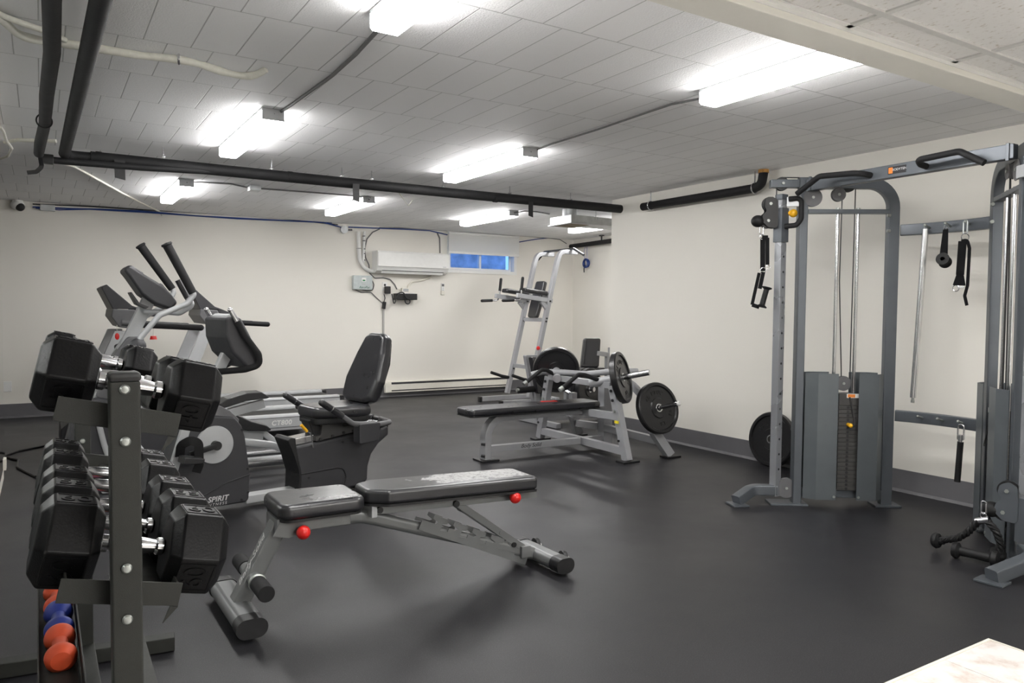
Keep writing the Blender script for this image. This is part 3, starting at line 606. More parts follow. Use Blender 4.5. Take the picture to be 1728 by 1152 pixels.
MB().bar(V((4.0022, 2.493, 1.992))-O, V((4.0022, 2.470, 1.992))-O, .002, .032, 0).build('badge_square', mat('badge orange', (.8, .2, .02), .5), pb, 38, 'orange square of the badge')
text('BODYTEN', .018, V((4.0020, 2.431, 1.994))-O, (0, -1, 0), (0, 0, 1), X['print'], pb, 'badge_text', .0003)
for y in (3.0, 1.885): MB().bar(V((4.004, y-.008, 1.992))-O, V((4.004, y+.008, 1.992))-O, .012, .085, .002).build('bracket', BF, pb)
MB().tube([V(p)-O for p in ((4.01, 2.605, 1.985), (3.95, 2.60, 1.985), (3.90, 2.63, 1.99), (3.90, 2.86, 2.005), (3.90, 3.012, 1.922))], .0165, .05, 14).build('pull_up_handle', X['foam'], pb)
MB().tube([V(p)-O for p in ((4.01, 2.285, 1.985), (3.95, 2.285, 1.99), (3.90, 2.27, 2.005), (3.90, 2.06, 2.013), (3.90, 1.94, 1.937))], .0165, .05, 14).build('pull_up_handle', X['foam'], pb)
for nm, z, ys in (('upper_rail', 1.718, (2.563, 2.443, 2.331)), ('lower_rail', .567, (2.571, 2.453, 2.334))):
    rl = MB().sweep([V(p)-O for p in ((4.53, 2.73, z), (4.555, 2.66, z), (4.575, 2.55, z), (4.58, 2.46, z), (4.575, 2.37, z), (4.555, 2.26, z), (4.53, 2.19, z))], rrect(.045, .068, .006, 2), 0, (0, 0, 1)).build(nm, BF, ft)
    for y in ys: MB().cyl(V((4.56, y, z))-O, V((4.50, y, z+.015))-O, .007, None, 10).sph(V((4.50, y, z+.015))-O, .009).build('peg', X['bolt'], rl)

# attachments hanging on the machine
def webloop(mb, a, b, w, gap, th=.004, side=(0, 1, 0)):
    """two webbing legs from a to b"""
    a, b, sd = V(a), V(b), V(side); d = (b-a).normalized(); n = d.cross(sd).normalized()
    for k in (-1, 1): mb.bar(a+n*gap*k*.25, b+n*gap*k, w, th, .001, n)
    return mb
def carabiner(mb, top, L_=.07, r=.004, sd=(1, 0, 0)):
    t = V(top); s = V(sd)*.011; z = V((0, 0, -1))
    return mb.tube([t+s, t+s+z*L_, t-s+z*L_, t-s], r, .011, 8, True)
def stirrup(loc_top, L_, label, tilt):
    """webbing strap handle with a plastic grip hanging from a point"""
    t = thing('strap_handle', label, 'handle', loc_top); return t
g = lambda s, tt, z: gl(s, tt, z)+O
tp_ = g(-.275, 0, 1.755); t = thing('strap_handle', 'black strap handle hanging from the top pulley of the left column', 'handle', tp_)
dl = V((.82, -.57, 0)); nl = V((-.57, -.82, 0)); lo = lambda s, tt, z: g(s, tt, z)-tp_
carabiner(MB(), (0, 0, .005), .072, .004, dl).build('carabiner', X['chrome'], t)
MB().torus(lo(-.272, 0, 1.672), .014, .003, nl, 16, 6).build('ring', X['chrome'], t)
MB().bar(lo(-.268, 0, 1.668), lo(-.264, 0, 1.46), .03, .005, .001, nl).bar(lo(-.240, .0, 1.668), lo(-.236, 0, 1.50), .024, .005, .001, nl).bar(lo(-.272, 0, 1.668), lo(-.236, 0, 1.668), .006, .03, .002).build('strap', X['cloth'], t)
MB().torus(lo(-.262, .004, 1.465), .017, .003, nl, 16, 6).torus(lo(-.232, .004, 1.485), .012, .0025, nl, 16, 6).build('buckle', X['chrome'], t)
MB().bar(lo(-.262, .01, 1.455), lo(-.285, .02, 1.35), .024, .004, .001, nl).bar(lo(-.285, .0, 1.45), lo(-.325, .0, 1.25), .02, .004, .001, nl).bar(lo(-.325, 0, 1.25), lo(-.28, .0, 1.235), .004, .024, .001).build('lower_strap', X['cloth'], t)
MB().lathe([(0, 0), (.030, 0), (.032, .006), (.017, .016), (.0165, .09), (.017, .114), (.032, .124), (.030, .130), (0, .130)], lo(-.268, .005, 1.235), (lo(-.236, .005, 1.36)-lo(-.268, .005, 1.235)), 20).build('grip', X['rubber'], t)

q = V((4.515, 2.567, 1.712)); t = thing('lat_bar', 'long silver straight bar hanging from the upper rail by its end', 'bar', q); e = V((4.52, 2.618, .66))-q
MB().cyl(e*.0, e*.97, .0175, None, 18).build('shaft', X['brushed'], t); MB().cyl(e*.97, e*.995, .008, None, 12).cyl(e*.985, e, .011, None, 12).build('end_stud', X['bolt'], t)
MB().torus((-.002, .0, .012), .012, .003, (0, 1, 0), 16, 6).build('hook', X['chrome'], t)
q = V((4.505, 2.443, 1.728)); t = thing('strap_handle', 'single black strap handle hanging on the middle peg of the upper rail', 'handle', q)
MB().torus((0, 0, -.018), .015, .003, (0, 1, .2), 18, 6).build('ring', X['chrome'], t)
MB().bar((0, .006, -.03), (-.02, .006, -.20), .018, .005, .001, (1, 0, 0), .03).bar((0, -.006, -.03), (-.02, -.012, -.20), .018, .005, .001, (1, 0, 0), .03).build('strap', X['cloth'], t)
MB().lathe([(.012, 0), (.034, 0), (.036, .008), (.02, .018), (.018, .06), (.02, .105), (.036, .115), (.034, .123), (0, .123)], (-.065, -.022, -.205), (.93, .36, -.12), 24).build('grip', X['rubber'], t)
q = V((4.505, 2.331, 1.728)); t = thing('ankle_strap', 'black ankle strap dangling from a carabiner at the right end of the upper rail', 'strap', q)
carabiner(MB(), (0, 0, .01), .075, .0045, (0, 1, 0)).build('carabiner', X['galv'], t); MB().torus((0, 0, -.085), .021, .003, (1, 0, .2), 20, 6).build('ring', X['chrome'], t)
MB().bar((0, .014, -.105), (.0, .022, -.30), .045, .008, .002, (1, 0, 0)).bar((0, .022, -.30), (0, .025, -.36), .04, .012, .003, (1, 0, 0), .07).build('wide_strap', X['cloth'], t)
MB().sweep([(0, .02, -.105), (0, -.012, -.10), (0, -.026, -.15), (0, -.022, -.36), (0, -.008, -.42), (0, -.022, -.475)], rrect(.018, .006, .002, 2), .02, (1, 0, 0)).build('tail', X['cloth'], t)
MB().torus((0, .042, -.375), .018, .0025, (1, 0, .1), 18, 6).bar((0, .03, -.37), (0, -.005, -.37), .008, .01, .001).build('buckle', X['chrome'], t)
q = V((4.505, 2.318, .566)); t = thing('lift_bar', 'short black bar with a steel clevis hanging on the lower rail', 'bar', q)
MB().tube([(0, -.017, -.085), (0, -.017, .0), (0, .017, 0), (0, .017, -.085)], .005, .016, 8).bar((0, -.018, -.075), (0, .018, -.075), .012, .03, .002).cyl((0, 0, -.06), (0, .001, -.105), .014).build('clevis', X['brushed'], t)
MB().cyl((0, .001, -.10), (0, .012, -.335), .0165, None, 16).build('sleeve', X['foam'], t)
# triceps rope on the low pulley of the right tower
q = V((3.86, 1.868, .30)); t = thing('triceps_rope', 'twisted black rope attachment with rubber ends lying by the right tower', 'rope', q)
carabiner(MB(), (0, 0, .0), .062, .004, (0, 1, 0)).build('carabiner', X['chrome'], t)
MB().cyl((0, .032, -.105), (0, -.028, -.083), .016, None, 18).torus((0, 0, -.07), .014, .004, (1, 0, 0), 16, 6).build('sleeve', X['chrome'], t)
def rope(pts, r=.0155, turns=34):
    pts = fillet([V(p) for p in pts], .06, 8); D = [0]
    for a, b in zip(pts, pts[1:]): D.append(D[-1]+(b-a).length)
    mb = MB(); N = 150
    def P_(x):
        for i in range(1, len(D)):
            if x <= D[i]+1e-9: k = (x-D[i-1])/max(D[i]-D[i-1], 1e-9); return pts[i-1].lerp(pts[i], k), (pts[i]-pts[i-1]).normalized()
        return pts[-1], (pts[-1]-pts[-2]).normalized()
    for s in range(3):
        L3 = []
        for k in range(N+1):
            c, d = P_(D[-1]*k/N); _, sd, u = axes_for(d, (1, 0, 0)); a = 2*PI*(s/3+D[-1]*k/N*14); L3.append(c+(sd*math.cos(a)+u*math.sin(a))*r*.55)
        mb.tube(L3, r*.62, 0, 6)
    return mb
rope([(0, .02, -.10), (0.0, .07, -.17), (0, .12, -.215), (.0, .175, -.235), (0, .205, -.245)]).build('rope_leg', X['rubber'], t)
rope([(0, -.02, -.095), (0, -.06, -.13), (.02, -.07, -.19), (.03, -.06, -.25)]).build('rope_leg', X['rubber'], t)
MB().lathe([(0, 0), (.034, .004), (.040, .016), (.036, .028), (.018, .034), (.016, .055), (0, .055)], (0, .238, -.252), (0, -.95, .12), 22).build('rubber_end', X['rubber'], t)
MB().lathe([(0, 0), (.034, .004), (.040, .016), (.036, .028), (.018, .034), (.016, .055), (0, .055)], (.04, -.045, -.262), (-.2, -.3, .6), 22).build('rubber_end', X['rubber'], t)
t = thing('double_grip_handle', 'small black spool-shaped handle lying on the floor under the rope', 'handle', (3.83, 1.885, .040))
MB().lathe([(0, -.098), (.036, -.098), (.039, -.09), (.039, -.076), (.023, -.066), (.021, 0), (.023, .066), (.039, .076), (.039, .09), (.036, .098), (0, .098)], (0, 0, 0), (.12, -.95, -.0), 24).build('grip', X['rubber'], t)

# ------------------------------------------------------------ adjustable bench in the foreground
def worn_vinyl():
    m, nt, b, tc = nodes('worn black vinyl')
    sp = nt.nodes.new('ShaderNodeSeparateXYZ'); nt.links.new(tc.outputs['Object'], sp.inputs[0])
    def mth(op, a, v=None, w=None):
        n = nt.nodes.new('ShaderNodeMath'); n.operation = op
        for i, q in enumerate((a, v, w)):
            if q is None: continue
            if isinstance(q, (int, float)): n.inputs[i].default_value = q
            else: nt.links.new(q, n.inputs[i])
        return n.outputs[0]
    n1 = noise(nt, tc, 14, 6, .7); n2 = noise(nt, tc, 55, 5, .7)
    # flaked area: a long patch on top, wider towards the head end
    fx = mth('MULTIPLY', mth('ABSOLUTE', mth('SUBTRACT', sp.outputs[0], .38)), 2.6)
    fy = mth('MULTIPLY', mth('ABSOLUTE', mth('SUBTRACT', sp.outputs[1], .035)), 7.0)
    dd = mth('MAXIMUM', fx, fy); dd = mth('ADD', dd, mth('MULTIPLY', mth('SUBTRACT', n1, .5), 1.5))
    up_ = mth('GREATER_THAN', sp.outputs[2], .438)
    mask = mth('MULTIPLY', mth('LESS_THAN', dd, .62), up_)
    back = ramp(nt, n2, [(.36, (.03, .03, .033)), (.42, (.30, .30, .295)), (.6, (.40, .40, .40)), (.8, (.30, .30, .30))])
    mx = nt.nodes.new('ShaderNodeMix'); mx.data_type = 'RGBA'; nt.links.new(mask, mx.inputs[0])
    nt.links.new(ramp(nt, n1, [(.3, (.014, .014, .016)), (.7, (.022, .022, .025))]), mx.inputs[6]); nt.links.new(back, mx.inputs[7]); nt.links.new(mx.outputs[2], b.inputs['Base Color'])
    r = mth('MULTIPLY_ADD', mask, .35, .30); b.inputs['Specular IOR Level'].default_value = .8; nt.links.new(r, b.inputs['Roughness'])
    h = mth('ADD', mth('MULTIPLY', n1, .6), mth('MULTIPLY', mask, -.8)); bumpn(nt, b, h, .35, .003); return m
def cushion(poly, zb_, th, mat_, name, root, tilt=None, bev=.02, label=None):
    mb = MB(); mb.prism(poly, (0, 0, zb_), (1, 0, 0), (0, 1, 0), th, bev, 4)
    if tilt: bmesh.ops.transform(mb.bm, matrix=tilt, verts=mb.bm.verts)
    return mb.build(name, mat_, root, 50, label)
O = V((1.30, 2.97, 0))
b1 = thing('incline_bench', 'adjustable exercise bench in the foreground with torn black padding and two red knobs', 'bench', O)
FR = X['frame']
def q_(x, y, z): return V((x, y, z))-O
st = MB().sweep([q_(.628, 2.80, .052), q_(.622, 3.23, .052)], rrect(.105, .066, .032, 6), 0, (0, 0, 1)).build('front_stabiliser', FR, b1)
MB().sweep([q_(.6288, 2.752, .052), q_(.628, 2.815, .052)], rrect(.112, .072, .035, 6), 0, (0, 0, 1)).build('end_cap', X['black'], st, 38, 'black end cap')
MB().sweep([q_(.622, 3.215, .052), q_(.6215, 3.265, .052)], rrect(.112, .072, .035, 6), 0, (0, 0, 1)).build('end_cap', X['black'], st, 38, 'black end cap')
st = MB().sweep([q_(2.0, 2.78, .048), q_(1.992, 3.09, .048)], rrect(.092, .064, .031, 6), 0, (0, 0, 1)).build('rear_stabiliser', FR, b1)
MB().sweep([q_(2.0015, 2.735, .048), q_(2.0, 2.80, .048)], rrect(.098, .070, .034, 6), 0, (0, 0, 1)).build('end_cap', X['black'], st, 38, 'black end cap')
MB().sweep([q_(1.992, 3.075, .048), q_(1.991, 3.12, .048)], rrect(.098, .070, .034, 6), 0, (0, 0, 1)).build('end_cap', X['black'], st, 38, 'black end cap')
for y in (2.84, 3.07):
    w = MB().lathe([(0, -.014), (.022, -.014), (.034, -.010), (.037, 0), (.034, .010), (.022, .014), (0, .014)], q_(2.062, y, .046), (1, -.12, 0), 24).build('wheel', X['black'], b1)
    MB().cyl(q_(1.99, y, .046), q_(2.085, y-.01, .046), .008, None, 12).build('axle', X['bolt'], w)
lg = MB().rtube([q_(.628, 2.99, .06), q_(.788, 2.975, .37)], .062, .082, 0, (0, 1, 0), .01).build('front_leg', FR, b1)
dv = (q_(.788, 2.975, .37)-q_(.628, 2.99, .06)).normalized(); nv = V((-dv.z, 0, dv.x))
text('Body-Solid', .047, q_(.706, 2.983, .212)+nv*.0316, dv, V((0, 1, 0)), X['print'], lg, 'brand_lettering', .0004, .35)
MB().bx(q_(.755, 2.90, .335), q_(1.05, 3.06, .392), .004).build('seat_bracket', FR, b1)
MB().prism([(.03, 0), (.17, 0), (.13, -.055), (.06, -.075), (.0, -.06)], q_(.74, 2.905, .392), (1, 0, 0), (0, 0, 1), .008).build('gusset', FR, b1)
for (a, c) in (((2.76, 2.885), 0), ((3.08, 3.2), 0)):
    MB().cyl(q_(.681, a[0], .165), q_(.681, a[1], .165), .031, None, 24, .004).build('leg_roller', X['foam'], b1)
MB().cyl(q_(.681, 2.87, .165), q_(.681, 3.10, .165), .027, None, 24).build('roller_axle', FR, b1)
for y in (2.90,): MB().torus(q_(.681, y, .165), .028, .006, (0, 1, 0), 24, 8).build('collar', X['bolt'], b1)
MB().sweep([q_(.80, 2.97, .345), q_(1.12, 2.97, .345), q_(1.975, 2.95, .048)], rrect(.058, .042, .02, 5), .22, (0, 1, 0)).build('main_beam', FR, b1)
bf = MB()
for y in (2.925, 3.015): bf.bar(q_(1.16, y, .373), q_(1.965, y, .346), .010, .040, .002)
bf.bar(q_(1.96, 2.925, .346), q_(1.96, 3.015, .346), .008, .04, .001); bf.build('back_frame', FR, b1)
for x, z in ((1.178, .372), (1.535, .352)): MB().cyl(q_(x, 2.918, z), q_(x, 2.908, z), .014, None, 14, 0).build('bolt', X['black'], b1)
MB().bx(q_(1.14, 2.905, .345), q_(1.165, 3.035, .40), .003).build('hinge_bracket', X['silver'], b1)
sr = MB()
for y in (2.935, 3.005): sr.bar(q_(1.555, y, .345), q_(1.915, y, .082), .008, .032, .002)
sr.bar(q_(1.60, 2.97, .312), q_(1.60, 3.005, .312), .03, .03, .002).cyl(q_(1.775, 2.928, .184), q_(1.775, 3.01, .184), .010); sr.build('support_strut', FR, b1)
ld = []
u0_ = V((.52, 0, -.235)).normalized(); n0_ = V((.235, 0, .52)).normalized()
poly = [(0, -.03), (.60, -.03), (.60, .012)]
for k in range(4, -1, -1):
    s = .08+.105*k
    poly += [(s+.06, .016), (s+.06, .0), (s+.022, -.004), (s+.022, .024), (s+.045, .03), (s+.045, .05), (s-.03, .05), (s-.03, .034), (s, .024), (s-.012, .016)]
poly += [(0, .014)]
for y in (2.937, 3.0): MB().prism(poly, q_(1.375, y, .286), u0_, n0_, .004).build('ladder_plate', FR, b1)
MB().cyl(q_(1.845, 2.925, .118), q_(1.845, 3.015, .118), .012).build('ladder_pin', X['black'], b1)
MB().bx(q_(1.88, 2.915, .05), q_(1.93, 3.03, .105), .004).build('rear_bracket', FR, b1)
kn = MB().cyl(q_(1.815, 2.925, .355), q_(1.815, 2.89, .355), .007).build('knob_stem', X['bolt'], b1)
MB().sph(q_(1.815, 2.875, .354), .027).build('knob', X['red'], b1, 38, 'red ball knob')
MB().cyl(q_(.845, 2.905, .342), q_(.845, 2.875, .342), .007).build('knob_stem', X['bolt'], b1)
MB().sph(q_(.845, 2.86, .342), .027).build('knob', X['red'], b1, 38, 'red ball knob')
wv = worn_vinyl()
sp_ = [(x-O.x, y-O.y) for x, y in ((.755, 2.85), (1.10, 2.85), (1.10, 3.12), (.755, 3.14))]
cushion(rpoly(sp_, .045), .392, .062, X['vinyl'], 'seat_pad', b1, None, .022)
MB().prism(rpoly([(x-O.x, y-O.y) for x, y in ((.765, 2.86), (1.09, 2.86), (1.09, 3.11), (.765, 3.13))], .04), (0, 0, .384), (1, 0, 0), (0, 1, 0), .010).build('seat_board', X['black'], b1)
tear = [(.86, 2.965), (.875, 2.985), (.885, 2.978), (.90, 2.992), (.905, 2.982), (.925, 2.985), (.915, 2.972), (.895, 2.968), (.885, 2.958)]
MB().prism([(x-O.x, y-O.y) for x, y in tear], (0, 0, .4535), (1, 0, 0), (0, 1, 0), .0012).build('tear', X['ink'], b1, 38, 'black tear in the padding')
bp_ = [(x-O.x, y-O.y) for x, y in ((1.115, 2.91), (1.20, 2.862), (1.925, 2.862), (1.935, 2.88), (1.935, 3.08), (1.925, 3.10), (1.20, 3.10), (1.115, 3.05))]
T = M.Translation((-.11, 0, .40))@M.Rotation(.032, 4, 'Y')@M.Translation((.11, 0, -.40))
cushion(rpoly(bp_, .035), .402, .060, wv, 'back_pad', b1, T, .02)
mb = MB(); mb.prism(rpoly(bp_, .03), (0, 0, .394), (1, 0, 0), (0, 1, 0), .010); bmesh.ops.transform(mb.bm, matrix=T, verts=mb.bm.verts); mb.build('back_board', X['black'], b1)

# ------------------------------------------------------------ weight plates
def plate(loc, nrm, label, R=.213, th=.055, txt=True, grp=None):
    t = thing('weight_plate', label, 'weight plate', loc, 0, grp)
    n = V(nrm).normalized(); h = th/2
    t.rotation_euler = n.to_track_quat('Z', 'Y').to_euler()
    pr = [(.027, -h*.8), (.075, -h*.8), (.08, -h*.55), (R-.035, -h*.55), (R-.028, -h), (R-.008, -h), (R, -h+.008), (R, h-.008), (R-.008, h), (R-.028, h), (R-.035, h*.55), (.085, h*.55), (.08, h*.85), (.027, h*.8), (.027, -h*.8)]
    MB().lathe(pr, (0, 0, 0), (0, 0, 1), 56).build('disc', X['plate'], t, 30)
    MB().lathe([(.0255, -h*.82), (.034, -h*.82), (.034, h*.86), (.0255, h*.86), (.0255, -h*.82)], (0, 0, 0), (0, 0, 1), 28).build('hub_ring', X['brushed'], t, 38, 'steel hub ring')
    if txt:
        for word, a0, st in (('45', 150, 14), ('ETUC', 112, -15), ('45', 345, -14), ('LB', 285, -14)):
            for k, ch in enumerate(word):
                a = math.radians(a0+st*k*(1 if st < 0 else -1)); r = .128
                ex = V((math.sin(a), -math.cos(a), 0)); ey = V((math.cos(a), math.sin(a), 0))
                text(ch, .045, (r*math.cos(a), r*math.sin(a), h*.55+.0016), ex, ey, X['plate'], t, 'raised_letter', .0016)
    return t
X['plate'] = mat('glossy black rubber plate', (.012, .012, .013), .3, 0, .05, 5)

# ------------------------------------------------------------ leverage bench press
O = V((3.9, 5.21, 0)); GF = X['greyframe']
lb = thing('chest_press_bench', 'grey leverage bench press with a flat black pad and loaded plates by the right wall', 'gym machine', O)
def q_(x, y, z): return V((x, y, z))-O
MB().rtube([q_(3.005, 5.21, .01), q_(3.005, 5.21, .345), q_(4.2, 5.21, .345)], .06, .088, .20, (0, 1, 0), .008, 10).build('front_leg', GF, lb)
MB().bx(q_(2.93, 5.13, .0), q_(3.09, 5.29, .015), .004).build('foot_pad', X['black'], lb)
lr = MB().bar(q_(3.04, 5.21, .092), q_(4.25, 5.21, .082), .06, .052, .004).build('lower_rail', GF, lb)
text('Body Solid', .046, q_(3.42, 5.1793, .092), (1, 0, -.008), (0, 0, 1), X['ink'], lr, 'brand_lettering', .0004, .3)
for z in (.045, .14): MB().cyl(q_(2.955, 5.19, z), q_(2.975, 5.165, z), .011, None, 10).build('bolt', X['black'], lb)
pp = [(2.80-3.9, -.13), (2.97-3.9, -.14), (4.0-3.9, -.14), (4.08-3.9, -.12), (4.08-3.9, .12), (4.0-3.9, .14), (2.97-3.9, .14), (2.80-3.9, .13)]
cushion(rpoly(pp, .04), .376, .056, X['vinyl'], 'bench_pad', lb, None, .02)
MB().prism(rpoly(pp, .04), (0, 0, .37), (1, 0, 0), (0, 1, 0), .010).build('pad_board', X['black'], lb)
MB().prism([(-.33, .05), (-.17, .03), (-.16, .09), (-.30, .11)], (0, 0, .4316), (1, 0, 0), (0, 1, 0), .0012).build('warning_label', X['red'], lb, 38, 'red label on the pad')
for sg in (-1, 1):
    Y = lambda y: 5.21+sg*y
    l = MB().bar(q_(3.95, Y(.62), .015), q_(3.93, Y(.455), .60), .055, .072, .003, (0, sg, 0)).build('upright', GF, lb)
    MB().bx(q_(3.87, Y(.62)-.05, 0), q_(4.04, Y(.62)+.05, .016), .004).build('foot_pad', X['black'], lb)
    for z in (.56, .485, .40, .17): MB().cyl(q_(3.9, Y(.62-.27*z), z), q_(3.89, Y(.62-.27*z), z), .012 if z > .3 else .01, None, 10).build('bolt', X['bolt'] if z == .4 else X['black'], l)
    MB().bar(q_(3.96, Y(.0), .085), q_(3.95, Y(.57), .085), .055, .06, .003).build('lower_cross_rail', GF, lb)
    MB().bar(q_(3.96, Y(.0), .335), q_(3.94, Y(.50), .355), .05, .06, .003).build('upper_cross_rail', GF, lb)
    # rear leg with plate horn
    MB().bar(q_(4.18, Y(.05), .185), q_(4.33, Y(.55), .135), .055, .06, .003).build('rear_rail', GF, lb)
    l = MB().bar(q_(4.40, Y(.63), .015), q_(4.28, Y(.56), .22), .075, .06, .003, (0, sg, 0)).build('rear_leg', GF, lb)
    MB().bx(q_(4.33, Y(.63)-.05, 0), q_(4.48, Y(.63)+.05, .016), .004).build('foot_pad', X['black'], lb)
    MB().bar(q_(4.28, Y(.56), .2), q_(4.28, Y(.56), .43), .055, .06, .003, (0, 1, 0)).build('horn_post', GF, lb)
    hd = V((0, sg*.95, .25)).normalized(); hb = q_(4.28, Y(.55), .40)
    h = MB().cyl(hb, hb+hd*.30, .0165, None, 20).build('storage_horn', X['chrome'], lb); MB().lathe([(0, .0), (.019, 0), (.021, .008), (.015, .018), (0, .02)], hb+hd*.298, hd, 20).build('horn_cap', X['white'], h)
    if sg < 0: MB().rtube([q_(4.08, Y(.10), .60), q_(4.28, Y(.25), .60), q_(4.29, Y(.52), .42)], .05, .06, .12, (0, 0, 1), .01).build('rear_bow', GF, lb)
    # lever: thick pivot tube, black handle, plate horn
    ax = V((.57, -sg*-.82, .30)).normalized() if False else V((.53, sg*.80, .22)).normalized()
    pc = q_(4.01, Y(.456), .662)
    v = MB().cyl(pc-ax*.27, pc-ax*.03, .036, None, 24, 0).build('lever_tube', GF, lb)
    MB().cyl(pc-ax*.05, pc+ax*.24, .024, None, 24).build('plate_horn', X['chrome'], lb)
    MB().lathe([(.03, -.03), (.05, -.03), (.05, -.01), (.03, -.01)], pc-ax*.01, ax, 24).build('horn_collar', X['black'], lb)
    p0 = pc-ax*.17
    hh = MB().tube([p0, p0+V((-.14, -sg*.04, .055)), p0+V((-.20, -sg*.05, .06)), p0+V((-.36, -sg*.05, -.045))], .0175, .05, 14).build('press_handle', X['foam'], lb)
    MB().cyl(p0+V((-.355, -sg*.05, -.042)), p0+V((-.385, -sg*.05, -.060)), .02, None, 16).build('handle_end', X['bolt'], hh)
    MB().bx(q_(3.92, Y(.456)-.05, .585), q_(3.98, Y(.456)+.05, .625), .01).build('pivot_block', X['black'], lb)
MB().tube([q_(3.69, 5.6, .632), q_(3.78, 5.57, .657), q_(3.92, 5.48, .657), q_(4.12, 5.38, .640), q_(4.20, 5.10, .680), q_(4.42, 5.02, .682)], .026, .08, 16).build('linking_tube', GF, lb)
MB().rtube([q_(4.22, 5.21, .04), q_(4.22, 5.21, .62)], .10, .09, 0, (0, 1, 0), .008).build('rear_upright', GF, lb)
MB().bar(q_(3.93, 4.77, .60), q_(3.93, 5.65, .60), .05, .05, .003).build('top_cross_tube', GF, lb)
MB().bx(q_(3.90, 4.676-.02, .305), q_(3.918, 4.676+.02, .325)).build('yellow_sticker', mat('yellow sticker', (.75, .62, .02), .5), lb)
plate((4.01, 4.754, .662), (.53, -.80, .22), 'upright black weight plate on the near arm of the bench press')
plate((4.01, 5.666, .662), (.53, .80, .22), 'black weight plate on the far arm of the bench press, before the tower', txt=False)
plate((4.28, 4.61, .412), (0, -.97, .26), 'black weight plate low on the storage horn nearest the right wall')
plate((4.88, 6.30, .385), (.30, -.95, .0), 'front one of two black plates on the leg machine behind the bench pad', .222, txt=False)
plate((4.862, 6.36, .385), (.30, -.95, .0), 'rear one of two black plates on the leg machine behind the bench pad', .222, txt=False)
plate((4.855, 3.925, .211), (-.985, 0, .13), 'black weight plate leaning against the right wall behind the pulley column')

# ------------------------------------------------------------ captain's chair tower at the back
CV = V((0, 0, 1.2)); K = .966
O = V((5.4, 8.2, 0))
def q_(x, y, z): p = CV+(V((x, y, z))-CV)*K; p.z = max(p.z, .0); return p-O
vk = thing('dip_tower', 'grey leg raise and pull-up tower with black arm pads in front of the alcove', 'gym machine', O)
for y in (8.35, 8.9):
    u = MB().rtube([q_(5.47, y, .06), q_(5.90, y, 1.86), q_(5.95, y, 2.0), q_(6.22, y, 2.0)], .055, .065, .14, (0, 1, 0), .008, 10).build('upright', GF, vk)
    MB().bar(q_(5.06, y, .0), q_(5.95, y, .0), .05, .06, .004).build('base_bar', GF, vk)
    MB().bx(q_(5.02, y-.03, -.04)-V((0, 0, 0)), q_(5.06, y+.03, .032), .004).build('end_cap', X['black'], vk)
    MB().bar(q_(5.82, y, 1.335), q_(5.27, y, 1.40), .05, .058, .004).build('arm', GF, vk)
    MB().bar(q_(5.655, y, 1.325), q_(5.765, y, 1.20), .04, .05, .003).build('arm_brace', GF, vk)
    yi = y+(.05 if y < 8.6 else -.05)
    mb = MB(); mb.prism(rpoly([(-.19, -.075), (.19, -.06), (.19, .06), (-.19, .075)], .03), (0, 0, 0), (1, 0, 0), (0, 1, 0), .055, .018, 3)
    bmesh.ops.transform(mb.bm, matrix=M.Translation(q_(5.565, yi, 1.425))@M.Rotation(.11, 4, 'Y'), verts=mb.bm.verts); mb.build('arm_pad', X['vinyl'], vk)
    for pts, nm in (([(5.337, y, 1.41), (5.337, y, 1.46), (5.355, y, 1.615)], 'up'), ([(5.325, y, 1.40), (5.315, y, 1.34), (5.07, y, 1.329)], 'fw')):
        g_ = MB().tube([q_(*p) for p in pts], .011, .035, 10).build('grip_rod', X['chrome'], vk)
        a, c = q_(*pts[-1]), q_(*pts[-2]); d = (c-a).normalized(); MB().cyl(a-d*.01, a+d*.145, .019, None, 14).sph(a-d*.01, .019).build('grip', X['foam'], g_)
    MB().tube([q_(6.12, y, 1.99), q_(6.12, y+.0, 2.04)], .014).build('bar_bracket', X['bolt'], vk)
    for z in (1.33, 1.10, 1.06, .4): MB().cyl(q_(5.456+.239*z, y-.03, z), q_(5.456+.239*z, y-.045, z), .012, None, 8).build('bolt', X['black'], u)
MB().tube([q_(6.12, 9.13, 1.94), q_(6.12, 8.97, 2.04), q_(6.12, 8.27, 2.04), q_(6.12, 8.05, 1.945)], .017, .06, 12).build('pull_up_bar', mat('dark chrome', (.16, .16, .17), .2, 1), vk)
mb = MB(); mb.prism(rpoly([(-.10, -.25), (.10, -.25), (.115, -.1), (.10, .25), (-.10, .25), (-.115, -.1)], .03), (0, 0, 0), (0, -1, 0), (.27, 0, .96), .06, .018, 3)
bmesh.ops.transform(mb.bm, matrix=M.Translation(q_(5.80, 8.62, 1.345)), verts=mb.bm.verts); mb.build('back_pad', X['vinyl'], vk)
MB().bar(q_(5.73, 8.35, 1.08), q_(5.73, 8.9, 1.08), .05, .05, .003).build('cross_rail', GF, vk)
MB().bar(q_(5.80, 8.35, 1.40), q_(5.80, 8.9, 1.40), .05, .05, .003).build('cross_rail', GF, vk)
MB().bar(q_(5.58, 8.35, .44), q_(5.58, 8.9, .44), .05, .05, .003).build('cross_rail', GF, vk)
MB().bar(q_(5.9, 8.3, .01), q_(5.9, 8.95, .01), .05, .05, .003).build('base_cross', GF, vk)
for y in (8.35, 8.9): MB().tube([q_(5.55, y, .265), q_(5.38, y, .30), q_(5.21, y, .355)], .02, .1, 12).build('step', X['foam'], vk)
MB().sph(q_(5.60, 8.33, .705), .028, (1, .7, 1)).cyl(q_(5.60, 8.33, .705), q_(5.66, 8.34, .70), .01).build('knob', X['red'], vk, 38, 'red knob')

